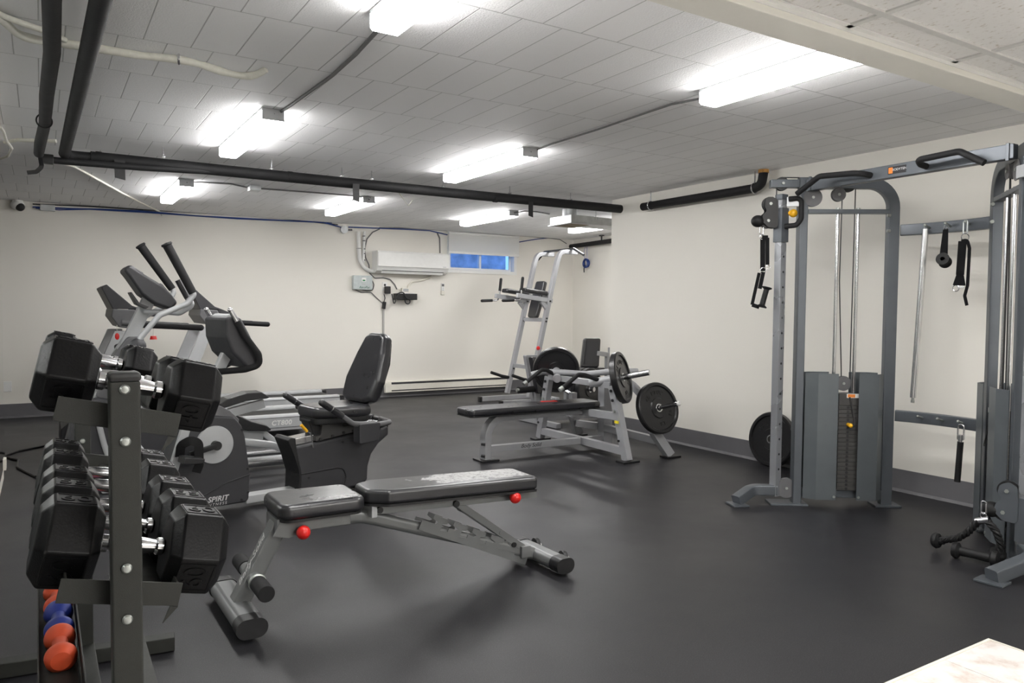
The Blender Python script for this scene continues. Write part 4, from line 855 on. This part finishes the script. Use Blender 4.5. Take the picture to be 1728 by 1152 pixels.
# ------------------------------------------------------------ leg curl machine behind the bench press
O = V((4.8, 6.6, 0)); lc = thing('leg_machine', 'grey seated leg machine with a black back pad, partly hidden behind the bench press', 'gym machine', O)
def q_(x, y, z): return V((x, y, z))-O
bn = V((-.35, -.94, .0)).normalized(); bs = V((.94, -.35, 0)).normalized(); bu = V((.10, 0, 1)).normalized()
MB().prism(rpoly([(-.105, -.165), (.105, -.165), (.095, .165), (-.095, .165)], .03), q_(5.155, 6.615, .742), bs, bu, 0, .018, 3, -.075).build('back_pad', X['vinyl'], lc)
MB().prism(rpoly([(-.075, -.13), (.075, -.13), (.068, .13), (-.068, .13)], .02), q_(5.155, 6.615, .742)+bn*.001, bs, bu, .006, 0).build('pad_board', X['charcoal'], lc)
MB().prism(rpoly([(-.17, -.15), (.16, -.13), (.16, .13), (-.17, .15)], .05), q_(5.14, 6.65, .52), (1, 0, 0), (0, 1, 0), .06, .02, 3).build('seat', X['vinyl'], lc)
MB().bar(q_(5.36, 6.58, .02), q_(5.36, 6.58, .74), .05, .06, .003, (1, 0, 0)).bar(q_(5.36, 6.58, .72), q_(5.21, 6.60, .74), .05, .05, .003).cyl(q_(5.37, 6.58, .74), q_(5.37, 6.58, .80), .012).build('back_post', GF, lc)
MB().bar(q_(4.42, 6.6, .06), q_(5.40, 6.6, .06), .06, .06, .003).bar(q_(4.46, 6.25, .03), q_(4.46, 6.95, .03), .06, .05, .003).bar(q_(5.36, 6.3, .03), q_(5.36, 6.9, .03), .06, .05, .003).build('base_frame', GF, lc)
MB().bar(q_(4.44, 6.6, .06), q_(4.42, 6.6, .36), .06, .06, .003, (1, 0, 0)).bar(q_(5.14, 6.6, .06), q_(5.14, 6.62, .53), .06, .06, .003, (1, 0, 0)).bar(q_(4.42, 6.6, .36), q_(5.14, 6.62, .45), .05, .05, .003).build('seat_frame', GF, lc)
MB().prism(rpoly([(4.29, .735), (4.44, .735), (4.43, .24), (4.40, .24)], .012), V((0, 6.62, 0))-O, (1, 0, 0), (0, 0, 1), -.05).build('side_plate', GF, lc)
MB().prism(rpoly([(4.285, .725), (4.36, .725), (4.44, .34), (4.37, .34)], .012), V((0, 6.566, 0))-O, (1, 0, 0), (0, 0, 1), .07, .012, 2).build('thigh_pad', X['vinyl'], lc)
MB().cyl(q_(4.13, 6.5, .39), q_(4.36, 6.56, .385), .033, None, 20).build('ankle_roller', X['foam'], lc); MB().cyl(q_(4.11, 6.5, .39), q_(4.14, 6.5, .39), .02).build('roller_cap', X['bolt'], lc)
MB().cyl(q_(4.80, 6.55, .385), q_(4.90, 6.235, .385), .0245, None, 18).build('plate_horn', X['chrome'], lc); MB().bar(q_(4.80, 6.58, .06), q_(4.80, 6.58, .42), .05, .05, .003, (1, 0, 0)).build('horn_post', GF, lc)
MB().bx(q_(4.46, 6.53, .22), q_(4.52, 6.60, .34), .004).build('decal_box', mat('dark teal box', (.03, .07, .08), .5), lc)

# ------------------------------------------------------------ dumbbell rack in the left foreground
RK = X['rack']; O = V((.12, 2.15, 0))
rk = thing('dumbbell_rack', 'dark three-tier dumbbell rack at the left edge with four bolts on its post', 'rack', O)
def q_(x, y, z): return V((x, y, z))-O
YN, YR = 1.445, 2.875
for y, x in ((YN, .119), (YR, .112)):
    u = MB().bar(q_(x, y, .03), q_(x, y, 1.075), .047, .05, .004, (0, 1, 0)).build('upright', RK, rk)
    MB().bx(q_(x-.025, y-.027, 1.074), q_(x+.025, y+.027, 1.09), .006).build('post_cap', X['black'], u)
    for z in (1.062, .974, .758, .670, .38, .29):
        MB().lathe([(.0, 0), (.0075, 0), (.0085, .003), (.006, .007), (0, .008)], q_(x-.001, y-.0255, z), (0, -1, 0), 16).build('bolt', X['bolt'], u)
MB().bar(q_(-.14, YR+.04, .028), q_(.385, YR-.03, .028), .055, .05, .005).build('foot_bar', RK, rk)
MB().bar(q_(-.14, YN+.02, .028), q_(.40, YN, .028), .055, .05, .005).build('foot_bar', RK, rk)
MB().bar(q_(.12, YN, .05), q_(.113, YR, .05), .05, .05, .004).build('base_rail', RK, rk)
TL = math.atan(.225)           # tilt of the shelves
sx, sz = V((math.cos(TL), 0, -math.sin(TL))), V((math.sin(TL), 0, math.cos(TL)))
def shelf(zc, half=.098):
    c0 = q_(.118, 0, zc)
    s = None
    for y in (YN+.03, YR-.034):
        c = V((c0.x, y-O.y, c0.z))
        m_ = MB().bar(c-sx*half-sz*.018, c+sx*half-sz*.018, .004, .042, .001, sz)
        m_.prism([(half, -.039), (half-.014, -.039), (half-.02, -.07)], c, sx, sz, .004)
        b = m_.build('shelf_end', RK, rk)
    for a, w in ((-.068, .045), (.068, .045)):
        m_ = MB().bar(V((c0.x, YN+.03-O.y, c0.z))+sx*a-sz*.030, V((c0.x, YR-.034-O.y, c0.z))+sx*a-sz*.030, w, .004, .001, sz)
        m_.bar(V((c0.x, YN+.03-O.y, c0.z))+sx*(a+math.copysign(w/2, a))-sz*.015, V((c0.x, YR-.034-O.y, c0.z))+sx*(a+math.copysign(w/2, a))-sz*.015, .004, .032, .001, sz).build('shelf_rail', RK, rk)
    return c0
shelf(1.026); shelf(.716)
tr = MB()
tr.bar(q_(.028, YN+.03, .30), q_(.022, YR-.03, .34), .08, .006, .001).bar(q_(.075, YN+.03, .33), q_(.070, YR-.03, .37), .004, .06, .001).bar(q_(-.014, YN+.03, .315), q_(-.02, YR-.03, .355), .004, .03, .001)
tr.build('lower_tray', RK, rk)
MB().bar(q_(.21, YN+.03, .26), q_(.205, YR-.03, .30), .05, .006, .001).build('lower_tray', RK, rk)
def dumbbell(y, xc, zc, Hh, Ln, handle, label, num, grp, yaw=0):
    t = thing('hex_dumbbell', label, 'dumbbell', (xc, y, zc), 0, grp); t.rotation_euler = (0, TL, yaw)
    hl = (Ln-handle)/2; R = Hh/2/math.cos(PI/6)
    for sg in (-1, 1):
        def ring(x, k): return [(x, R*k*math.cos(PI/3*j), R*k*math.sin(PI/3*j)) for j in range(6)]
        a, b = sg*handle/2, sg*(handle/2+hl)
        mb = MB(); mb.loft([ring(a, .74), ring(a+sg*.018, 1), ring(b-sg*.018, 1), ring(b, .72)], True, False, .004)
        h = mb.build('hex_head', X['hex'], t, 30)
        for ang in (90, 210, 330, 270, 150):     # the weight moulded into the flats
            n = V((0, math.cos(math.radians(ang)), math.sin(math.radians(ang)))); e1 = V((1, 0, 0)); e2 = n.cross(e1)
            if ang in (210, 90) and num:
                if ang == 90: e1, e2 = V((1, 0, 0)), V((0, 1, 0))
                else: e2 = n.cross(V((1, 0, 0))).normalized(); e1 = V((1, 0, 0)) if e2.z > 0 else -V((1, 0, 0)); e2 = n.cross(e1)
                o = V((sg*(handle/2+hl/2), 0, 0))+n*(Hh/2)
                text(num, Hh*.36, o+n*.0008, e2 if ang == 210 else e1, (-e1) if ang == 210 else e2, X['hex'], h, 'moulded_number', .0012)
                fr = MB(); w_, g_ = hl*.29, Hh*.22
                for (p, q) in (((-w_, -g_), (w_, -g_)), ((w_, -g_), (w_, g_)), ((w_, g_), (-w_, g_)), ((-w_, g_), (-w_, -g_))):
                    fr.bar(o+e1*p[0]+e2*p[1], o+e1*q[0]+e2*q[1], .003, .003, 0, n)
                fr.build('number_border', X['hex'], h)
    hw = handle/2
    MB().lathe([(.0125, -hw), (.0165, -hw+.004), (.0165, -hw+.014), (.013, -hw+.018), (.0145, -hw+.03), (.0165, 0), (.0145, hw-.03), (.013, hw-.018), (.0165, hw-.014), (.0165, hw-.004), (.0125, hw)], (0, 0, 0), (1, 0, 0), 26).build('handle', X['chrome'], t, 38, 'chrome handle')
    return t
def on_shelf(y, zshelf, Hh, Ln, handle, label, num, grp):
    c = V((.131, y, zshelf+.0))+sz*(Hh/2-.028); return dumbbell(y, c.x, c.z, Hh, Ln, handle, label, num, grp)
on_shelf(1.56, 1.020, .128, .305, .115, 'rubber hex dumbbell on the top tier of the rack, nearest the bolted post', '40', 'hex dumbbells on the top tier')
on_shelf(1.73, 1.020, .124, .30, .115, 'rubber hex dumbbell on the top tier, second from the bolted post', '40', 'hex dumbbells on the top tier')
on_shelf(2.36, 1.024, .112, .275, .115, 'dusty hex dumbbell on the top tier, third from the bolted post', '30', 'hex dumbbells on the top tier')
on_shelf(2.50, 1.024, .110, .27, .115, 'dusty hex dumbbell at the far end of the top tier', '30', 'hex dumbbells on the top tier')
for k, (y, h_, l_, n_, lab) in enumerate(((1.585, .152, .325, '60', 'largest hex dumbbell at the near end of the middle tier'), (1.75, .150, .32, '55', 'hex dumbbell on the middle tier, second from the near end'),
      (1.925, .147, .315, '50', 'hex dumbbell on the middle tier, third from the near end'), (2.15, .147, .31, '45', 'hex dumbbell on the middle tier, fourth from the near end'), (2.33, .145, .305, '45', 'hex dumbbell at the far end of the middle tier'))):
    on_shelf(y, .703, h_, l_, .115, lab, n_, 'hex dumbbells on the middle tier')
for y, c, lab in ((2.165, 'orange', 'nearest orange vinyl dumbbell on the lowest tray'), (2.335, 'blue', 'blue vinyl dumbbell between two orange ones on the lowest tray'), (2.50, 'orange', 'farther orange vinyl dumbbell on the lowest tray, behind the blue one')):
    t = thing('vinyl_dumbbell', lab, 'dumbbell', (.030, y, .352+.028*(y-2.16)), 0, 'small vinyl dumbbells on the lowest tray')
    MB().lathe([(0, -.085), (.022, -.083), (.034, -.070), (.036, -.056), (.030, -.040), (.018, -.028), (.016, 0), (.018, .028), (.030, .040), (.036, .056), (.034, .070), (.022, .083), (0, .085)], (0, 0, 0), (0, 1, .03), 28).build('body', X[c], t)

# ------------------------------------------------------------ recumbent bike
RB = thing('recumbent_bike', 'charcoal recumbent exercise bike with a silver crank disc and tall padded seat', 'exercise bike', (1.3, 4.75, 0), math.atan2(.17, .985))
CH, MG, SV = X['charcoal'], X['midgrey'], X['silver']
EX, EZ = (1, 0, 0), (0, 0, 1)
def slab(poly, y0, y1, bev=.012, o=(0, 0, 0)): return MB().prism(poly, (o[0], y1+o[1], o[2]), EX, EZ, y1-y0, bev, 3)   # the x-z outline between y0 and y1
sh = slab(rpoly([(-.80, .055), (-.285, .05), (-.276, .218), (-.305, .44), (-.325, .51), (-.37, .565), (-.62, .60), (-.665, .50)], .03), -.10, .10, .014).build('front_shroud', CH, RB)
MB().tube([(-.66, -.101, .055), (-.55, -.102, .13), (-.42, -.102, .185), (-.28, -.101, .215)], .0035, .1, 6).build('seam', X['ink'], sh)
slab(rpoly([(-.64, .585), (-.575, .632), (-.46, .645), (-.385, .60), (-.33, .545), (-.335, .52), (-.385, .552), (-.60, .585)], .014), -.075, .075, .01).build('shroud_cap', MG, RB)
for x, z in ((-.325, .485), (-.295, .25), (-.292, .11), (-.66, .23), (-.33, .07)): MB().cyl((x, -.1, z), (x, -.103, z), .007, None, 10).build('screw', X['ink'], sh)
MB().bar((-.63, -.085, .56), (-.785, -.085, .06), .035, .05, .006).build('frame_bar', SV, RB)
MB().lathe([(0, 0), (.108, 0), (.110, .004), (.106, .010), (.03, .014), (0, .014)], (-.488, -.100, .415), (0, -1, 0), 48).build('crank_disc', SV, RB, 30, 'silver crank disc')
ca = MB().cyl((-.488, -.112, .415), (-.488, -.15, .415), .026, None, 24).bar((-.488, -.14, .415), (-.645, -.155, .385), .02, .03, .005).build('crank', X['black'], RB)
pd = MB().prism(rpoly([(-.06, -.018), (.05, -.028), (.06, .0), (-.05, .022)], .008), (-.655, -.165, .372), EX, EZ, .10, .006).build('pedal', X['black'], RB)
MB().sweep([(-.70, -.165-.0, .385), (-.705, -.20, .45), (-.66, -.215, .475), (-.615, -.215, .455), (-.61, -.205, .33), (-.625, -.2, .29)], rrect(.05, .006, .002, 2), .03, (0, 1, 0)).build('pedal_strap', X['rubber'], RB)
text('SPIRIT', .042, (-.470, -.1012, .098), (1, 0, 0), (0, 0, 1), X['print'], sh, 'brand_lettering', .0005, .25, 1.05, 'CENTER', .025)
text('FITNESS', .022, (-.475, -.1012, .068), (1, 0, 0), (0, 0, 1), X['print'], sh, 'brand_lettering', .0005, .25, 1.5)
MB().sph((-.565, -.1005, .092), .016, (.7, .12, 1)).build('brand_mark', X['white'], sh); MB().sph((-.571, -.1015, .086), .011, (.5, .12, .8)).build('brand_mark', X['red'], sh)
MB().bar((-.72, -.22, .03), (-.72, .22, .03), .05, .04, .008).build('front_foot', SV, RB); MB().bar((-.28, 0, .05), (.06, 0, .05), .09, .05, .008).build('base_beam', SV, RB)
MB().bar((.47, -.26, .03), (.47, .26, .03), .05, .04, .008).build('rear_foot', X['black'], RB)
hs = slab(rpoly([(.012, .342), (.64, .402), (.688, .42), (.688, .352), (.61, .300), (.555, .235), (.530, .16), (.525, .07), (.49, .035), (.045, .035), (.042, .174), (.02, .285)], .018), -.095, .095, .014).build('rear_housing', CH, RB)
slab(rpoly([(-.04, .39), (-.02, .405), (.012, .398), (.018, .335), (.03, .28), (.05, .17), (.05, .05), (.03, .04), (.036, .17), (.0, .29)], .006), -.10, .10, .008).build('housing_cap', X['black'], RB)
slab(rpoly([(.64, .375), (.69, .36), (.695, .445), (.665, .47), (.64, .465)], .01), -.085, .085, .008).build('rail_cap', X['black'], RB)
MB().tube([(.05, -.096, .17), (.30, -.097, .178), (.345, -.097, .165), (.362, -.097, .11), (.345, -.097, .05)], .005, .05, 6).build('moulded_line', X['ink'], hs)
for x, z in ((.34, .34), (.55, .33), (.1, .14), (.5, .06)): MB().cyl((x, -.095, z), (x, -.098, z), .008, None, 10).build('screw', X['ink'], hs)
MB().bar((.0, 0, .365), (.68, 0, .430), .11, .045, .006).build('seat_rail', X['brushed'], RB)
cg = slab(rpoly([(.155, .36), (.515, .405), (.515, .455), (.35, .44), (.34, .47), (.20, .47), (.19, .40), (.155, .395)], .006), -.085, .085, .004).build('seat_carriage', X['stack'], RB)
for x, z in ((.185, .372), (.27, .385), (.35, .40), (.42, .405)): MB().cyl((x, -.086, z), (x, -.092, z), .010, None, 10).build('bolt', X['black'], cg)
slab(rpoly([(.115, .50), (.26, .50), (.22, .36), (.16, .38)], .01), -.06, .06, .008).build('seat_stem', X['black'], RB)
mb = MB(); mb.prism(rpoly([(-.21, -.13), (-.10, -.165), (.13, -.185), (.185, -.16), (.185, .16), (.13, .185), (-.10, .165), (-.21, .13)], .05), (.335, 0, .505), EX, (0, 1, 0), .075, .028, 4); mb.build('seat_cushion', X['vinyl'], RB, 50)
MB().prism(rpoly([(-.20, -.13), (.175, -.165), (.175, .165), (-.20, .13)], .04), (.335, 0, .47), EX, (0, 1, 0), .04, .008).build('seat_pan', X['black'], RB)
bd = V((.355, 0, .935)).normalized(); mb = MB()
mb.prism(rpoly([(-.18, -.215), (-.11, -.24), (.11, -.24), (.18, -.215), (.205, -.08), (.165, .10), (.12, .225), (.07, .25), (-.07, .25), (-.12, .225), (-.165, .10), (-.205, -.08)], .04), (.63, 0, .785), (0, -1, 0), bd, .085, .03, 4)
mb.build('backrest', X['vinyl'], RB, 50)
mb = MB(); mb.prism(rpoly([(-.15, -.19), (.15, -.19), (.14, .06), (.07, .225), (-.07, .225), (-.14, .06)], .05), (.62, 0, .785), (0, -1, 0), bd, -.03, 0)
mb.build('backrest_shell', X['black'], RB); MB().bar((.52, 0, .47), (.67, 0, .82), .05, .04, .006).build('backrest_post', SV, RB)
for sg in (-1, 1):
    tb_ = MB().tube([(.245, sg*.25, .535), (.325, sg*.25, .478), (.50, sg*.25, .458), (.62, sg*.23, .458), (.65, sg*.05, .46)], .017, .06, 14).build('side_handle', MG, RB)
    MB().cyl((.11, sg*.25, .628), (.25, sg*.25, .532), .021, None, 18, 0).sph((.11, sg*.25, .628), .021).build('grip', X['vinyl'], tb_)
    MB().cyl((.172, sg*.25, .586), (.178, sg*.25, .582), .0216, None, 18).build('pulse_band', X['chrome'], tb_)
slab(rpoly([(.36, .345), (.50, .355), (.515, .475), (.36, .475)], .012), -.275, -.19, .008).build('bottle_holder', X['charcoal'], RB)
lv = MB().tube([(.125, -.105, .33), (.118, -.105, .40), (.105, -.105, .425), (.075, -.105, .44)], .005, .01, 8).build('seat_lever', X['chrome'], RB); MB().cyl((.085, -.105, .435), (.045, -.105, .48), .0095, None, 14).build('lever_grip', X['yellow'], lv, 38, 'yellow lever grip')
MB().bar((-.55, 0, .60), (-.375, 0, .93), .05, .06, .008).build('mast', SV, RB)
cs = slab(rpoly([(-.445, 1.14), (-.405, 1.160), (-.35, 1.14), (-.30, 1.045), (-.225, .885), (-.235, .862), (-.315, .850), (-.405, .94), (-.44, 1.03)], .02), -.17, .17, .022).build('console', CH, RB)
slab(rpoly([(-.425, 1.15), (-.40, 1.168), (-.345, 1.148), (-.295, 1.05), (-.315, 1.035), (-.345, 1.05), (-.375, 1.11)], .01), -.12, .12, .012).build('console_hood', SV, cs)
slab(rpoly([(-.345, 1.045), (-.30, 1.04), (-.235, .90), (-.265, .87)], .01), -.13, .13, .012).build('screen_panel', MG, cs)
for sg in (-1, 1):
    hb = MB().tube([(-.385, sg*.19, 1.125), (-.345, sg*.20, 1.04), (-.27, sg*.21, .935), (-.258, sg*.20, .87), (-.33, sg*.16, .845), (-.43, sg*.05, .83), (-.47, 0, .83)], .0185, .05, 14).build('handlebar', X['foam'], RB)
    MB().cyl((-.425, sg*.185, 1.19), (-.383, sg*.19, 1.118), .014, None, 14).sph((-.425, sg*.185, 1.19), .015).build('bar_end', X['chrome'], hb, 38, 'chrome sensor end')

# ------------------------------------------------------------ elliptical trainer
O = V((.9, 5.8, 0)); EL = thing('elliptical_trainer', 'elliptical trainer with two long black hand grips rising behind the recumbent bike', 'exercise machine', O)
def q_(x, y, z): return V((x, y, z))-O
def slabw(poly, y0, y1, bev=.012): return MB().prism([(x-O.x, z) for x, z in poly], (0, y1-O.y, 0), EX, EZ, y1-y0, bev, 3)
slabw(rpoly([(.12, .06), (.85, .06), (.88, .16), (.70, .40), (.52, .56), (.30, .60), (.16, .45), (.10, .20)], .05), 5.68, 5.92, .02).build('front_shroud', CH, EL)
MB().tube([q_(.315, 5.66, .52), q_(.318, 5.66, .42), q_(.345, 5.66, .29), q_(.38, 5.66, .17), q_(.44, 5.66, .09)], .018, .2, 12).build('shroud_trim', SV, EL)
MB().bar(q_(.30, 5.8, .50), q_(.64, 5.8, 1.26), .075, .085, .010).build('mast', SV, EL)
slabw(rpoly([(.30, .60), (.40, .86), (.50, 1.0), (.60, 1.0), (.60, .70), (.45, .52)], .03), 5.72, 5.88, .015).build('mast_cover', MG, EL)
cs = slabw(rpoly([(.505, 1.485), (.468, 1.447), (.50, 1.405), (.576, 1.285), (.66, 1.222), (.754, 1.185), (.802, 1.232), (.77, 1.28), (.70, 1.355), (.60, 1.42)], .022), 5.63, 5.97, .02).build('console', CH, EL)
slabw(rpoly([(.515, 1.486), (.60, 1.43), (.58, 1.405), (.50, 1.45)], .01), 5.68, 5.92, .01).build('console_hood', MG, cs); slabw(rpoly([(.69, 1.372), (.715, 1.36), (.785, 1.27), (.77, 1.25)], .008), 5.70, 5.90, .006).build('console_ledge', MG, cs)
for y, s_ in ((5.53, 0), (6.08, 1)):
    if not s_:
        P_ = [(.455, .845), (.534, .945), (.557, 1.0), (.672, 1.148), (.842, 1.225), (.888, 1.29), (.880, 1.305)]; G0, G1 = (.882, 1.30), (.725, 1.612)
    else:
        P_ = [(.43, .84), (.50, .96), (.62, 1.12), (.79, 1.22), (.838, 1.315), (.825, 1.34)]; G0, G1 = (.828, 1.336), (.625, 1.636)
    a = MB().tube([q_(x, y, z) for x, z in P_], .019, .06, 14).build('moving_arm', SV, EL)
    g0, g1 = q_(G0[0], y, G0[1]), q_(G1[0], y, G1[1]); MB().cyl(g0, g1, .027, .030, 20).lathe([(.030, 0), (.037, .006), (.034, .018), (.0, .022)], g1, g1-g0, 20).build('grip', X['foam'], a)
    lw = MB().tube([q_(.455, y, .845), q_(.40, y, .62), q_(.46, y, .40)], .021, .2, 14).build('lower_arm', SV, EL)
    MB().sph(q_(.54, y, .945), .052, (1, .8, 1)).build('pivot_hub', X['charcoal'], a); MB().cyl(q_(.465, y+.05, .90), q_(.56, y-.02, .95), .032, None, 18).build('pivot_cover', X['charcoal'], a)
    yp = 5.50 if not s_ else 6.02
    if not s_: foot, A0, A1 = [(1.03, .545), (1.08, .578), (1.21, .612), (1.31, .612), (1.37, .572), (1.34, .565), (1.20, .555), (1.06, .515), (1.03, .525)], (.80, .40), (1.345, .555)
    else: foot, A0, A1 = [(1.18, .40), (1.22, .41), (1.36, .335), (1.47, .298), (1.515, .258), (1.48, .25), (1.33, .265), (1.2, .33)], (.80, .33), (1.46, .225)
    slabw(rpoly(foot, .012), yp-.085, yp+.085, .010).build('foot_pedal', X['black'], EL)
    MB().bar(q_(A0[0], yp, A0[1]), q_(A1[0], yp, A1[1]-.03), .06, .06, .006).build('pedal_arm', SV, EL)
    MB().tube([q_(.46, y, .40), q_(.60, (y+yp)/2, .18), q_(.80, yp, .24), q_(1.0, yp, .36 if not s_ else .30)], .019, .1, 12).build('link_arm', SV, EL)
    MB().rtube([q_(1.06, yp, .30), q_(1.22, yp, .255), q_(1.40, yp, .22), q_(1.56, yp, .135)] if not s_ else [q_(1.30, yp, .24), q_(1.46, yp, .23), q_(1.58, yp, .13)], .05, .055, .1, (0, 1, 0), .01).build('roller_arm', SV, EL)
    w = MB().cyl(q_(1.56, yp-.02, .135), q_(1.56, yp+.02, .135), .04, None, 24, .004).build('roller_wheel', X['black'], EL)
    MB().cyl(q_(.75, yp+(.07 if not s_ else -.07), .085), q_(1.78, yp+(.07 if not s_ else -.07), .085), .028, None, 18).build('track_tube', X['brushed'], EL)
MB().tube([q_(.60, 5.72, 1.172), q_(.72, 5.68, 1.168), q_(.81, 5.62, 1.16), q_(.90, 5.60, 1.22), q_(.856, 5.60, 1.275), q_(.80, 5.60, 1.385)], .0165, .04, 12).build('fixed_handlebar', SV, EL)
MB().cyl(q_(.858, 5.60, 1.268), q_(.798, 5.60, 1.388), .021, None, 16).build('pulse_grip', X['vinyl'], EL)
MB().bar(q_(.35, 5.45, .035), q_(.35, 6.15, .035), .07, .06, .008).build('front_foot', SV, EL); MB().bar(q_(1.78, 5.45, .04), q_(1.78, 6.15, .04), .07, .07, .008).build('rear_foot', X['black'], EL)
MB().bar(q_(.3, 5.8, .05), q_(1.78, 5.8, .05), .08, .06, .006).build('base_beam', SV, EL)
slabw(rpoly([(.60, 1.19), (.54, 1.22), (.50, 1.30), (.515, 1.30), (.56, 1.23), (.62, 1.205)], .004), 5.60, 5.75, .003).build('bottle_cage', X['black'], EL)

# ------------------------------------------------------------ two treadmills
def treadmill(loc, label, LX, key):
    t = thing('treadmill', label, 'treadmill', loc)
    def S(poly, y0, y1, bev=.01): return MB().prism(rpoly(poly, .012), (0, y1, 0), EX, EZ, y1-y0, bev, 3)
    W2 = .38
    for sg in (-1, 1):
        r = MB().loft([[(x, sg*(W2-.055)+yy, z) for yy, z in ((-.05, .06), (.05, .06), (.055, .10), (.055, .175), (.04, .205), (-.04, .205), (-.055, .175), (-.055, .10))] for x in (.55, LX)], True, False, .004).build('side_rail', SV, t, 30)
        for z in (.085, .178): MB().bx((.56, sg*W2-.0022, z), (LX-.005, sg*W2+.0022, z+.006)).build('rail_groove', MG, r)
        MB().bx((LX-.005, sg*(W2-.055)-.058, .05), (LX+.055, sg*(W2-.055)+.058, .20), .012).build('rail_cap', X['black'], t)
        MB().prism(rpoly([(.06, .12), (.20, .12), (.545, 1.0), (.42, 1.0)], .01), (0, sg*(W2-.02)+.03, 0), EX, EZ, .06, .008).build('upright', SV, t)
        hr = MB().cyl((.62, sg*(W2-.01), 1.052), (1.10, sg*(W2-.01), 1.025), .027, None, 18).sph((1.10, sg*(W2-.01), 1.025), .027).build('handrail', X['foam'], t)
        MB().tube([(.48, sg*(W2-.02), 1.07), (.64, sg*(W2-.01), 1.05)], .024).build('rail_joint', MG, hr)
        MB().cyl((1.5, sg*(W2-.06), .0), (1.5, sg*(W2-.06), .06), .03).build('foot', X['black'], t)
    MB().bx((.45, -.27, .10), (LX-.02, .27, .172), .008).build('running_belt', X['rubber'], t)
    MB().cyl((LX-.02, -.27, .135), (LX-.02, .27, .135), .04).build('rear_roller', X['black'], t)
    hd = S([(.02, .05), (.56, .05), (.58, .19), (.48, .25), (.12, .275), (.03, .20)], -.33, .33, .03).build('motor_hood', CH, t)
    S([(.14, .278), (.46, .255), (.45, .245), (.15, .265)], -.2, .2, .004).build('hood_panel', MG, hd)
    c = S([(.33, 1.365), (.372, 1.39), (.56, 1.215), (.64, 1.182), (.46, 1.185), (.415, 1.18)], -.33, .33, .02).build('console', CH, t)
    S([(.57, 1.215), (.76, 1.135), (.77, 1.115), (.60, 1.15)], -.30, .30, .01).build('console_shelf', X['charcoal'], c)
    S([(.41, 1.185), (.58, 1.178), (.62, 1.10), (.60, 1.01), (.46, 1.03), (.40, 1.12)], -.36, .36, .02).build('console_base', MG, t)
    S([(.37, 1.375), (.55, 1.212), (.535, 1.205), (.36, 1.36)], -.2, .2, .004).build('screen', X['ink'], c)
    if key:
        k = MB().sph((.44, -W2-.0, .955), .026, (.8, .7, 1.3)).build('safety_key', X['red'], t, 38, 'red safety key'); MB().cyl((.44, -W2, .98), (.44, -W2, 1.05), .003).build('key_cord', X['whitecable'], k)
        k = MB().lathe([(0, 0), (.03, 0), (.022, .03), (0, .032)], (.72, -W2+.03, .925), (0, 0, 1), 20).build('safety_clip', X['red'], t, 38, 'red safety clip'); MB().cyl((.72, -W2+.03, .95), (.72, -W2+.03, 1.04), .003).build('clip_cord', X['whitecable'], k)
    return t
ta = treadmill((.10, 7.5, 0), 'nearer treadmill with printed side rail, behind the elliptical trainer', 2.12, True)
text('CT800', .062, (1.80, -.3815, .132), (1, 0, 0), (0, 0, 1), X['white'], ta, 'model_lettering', .0006, .15, 1.1, 'CENTER', .03)
tb2 = treadmill((1.02, 8.87, 0), 'farther treadmill standing along the back wall', 1.92, False)
cord('floor_cord', [at(u, v, 'Z', .008) for u, v in ((125, 745), (95, 748), (60, 755), (30, 761), (8, 769), (20, 774), (31, 776), (29, 788), (45, 797), (60, 804))], .008, X['black'], 'black power cord lying on the floor at the left border', 'cord', None, .03)
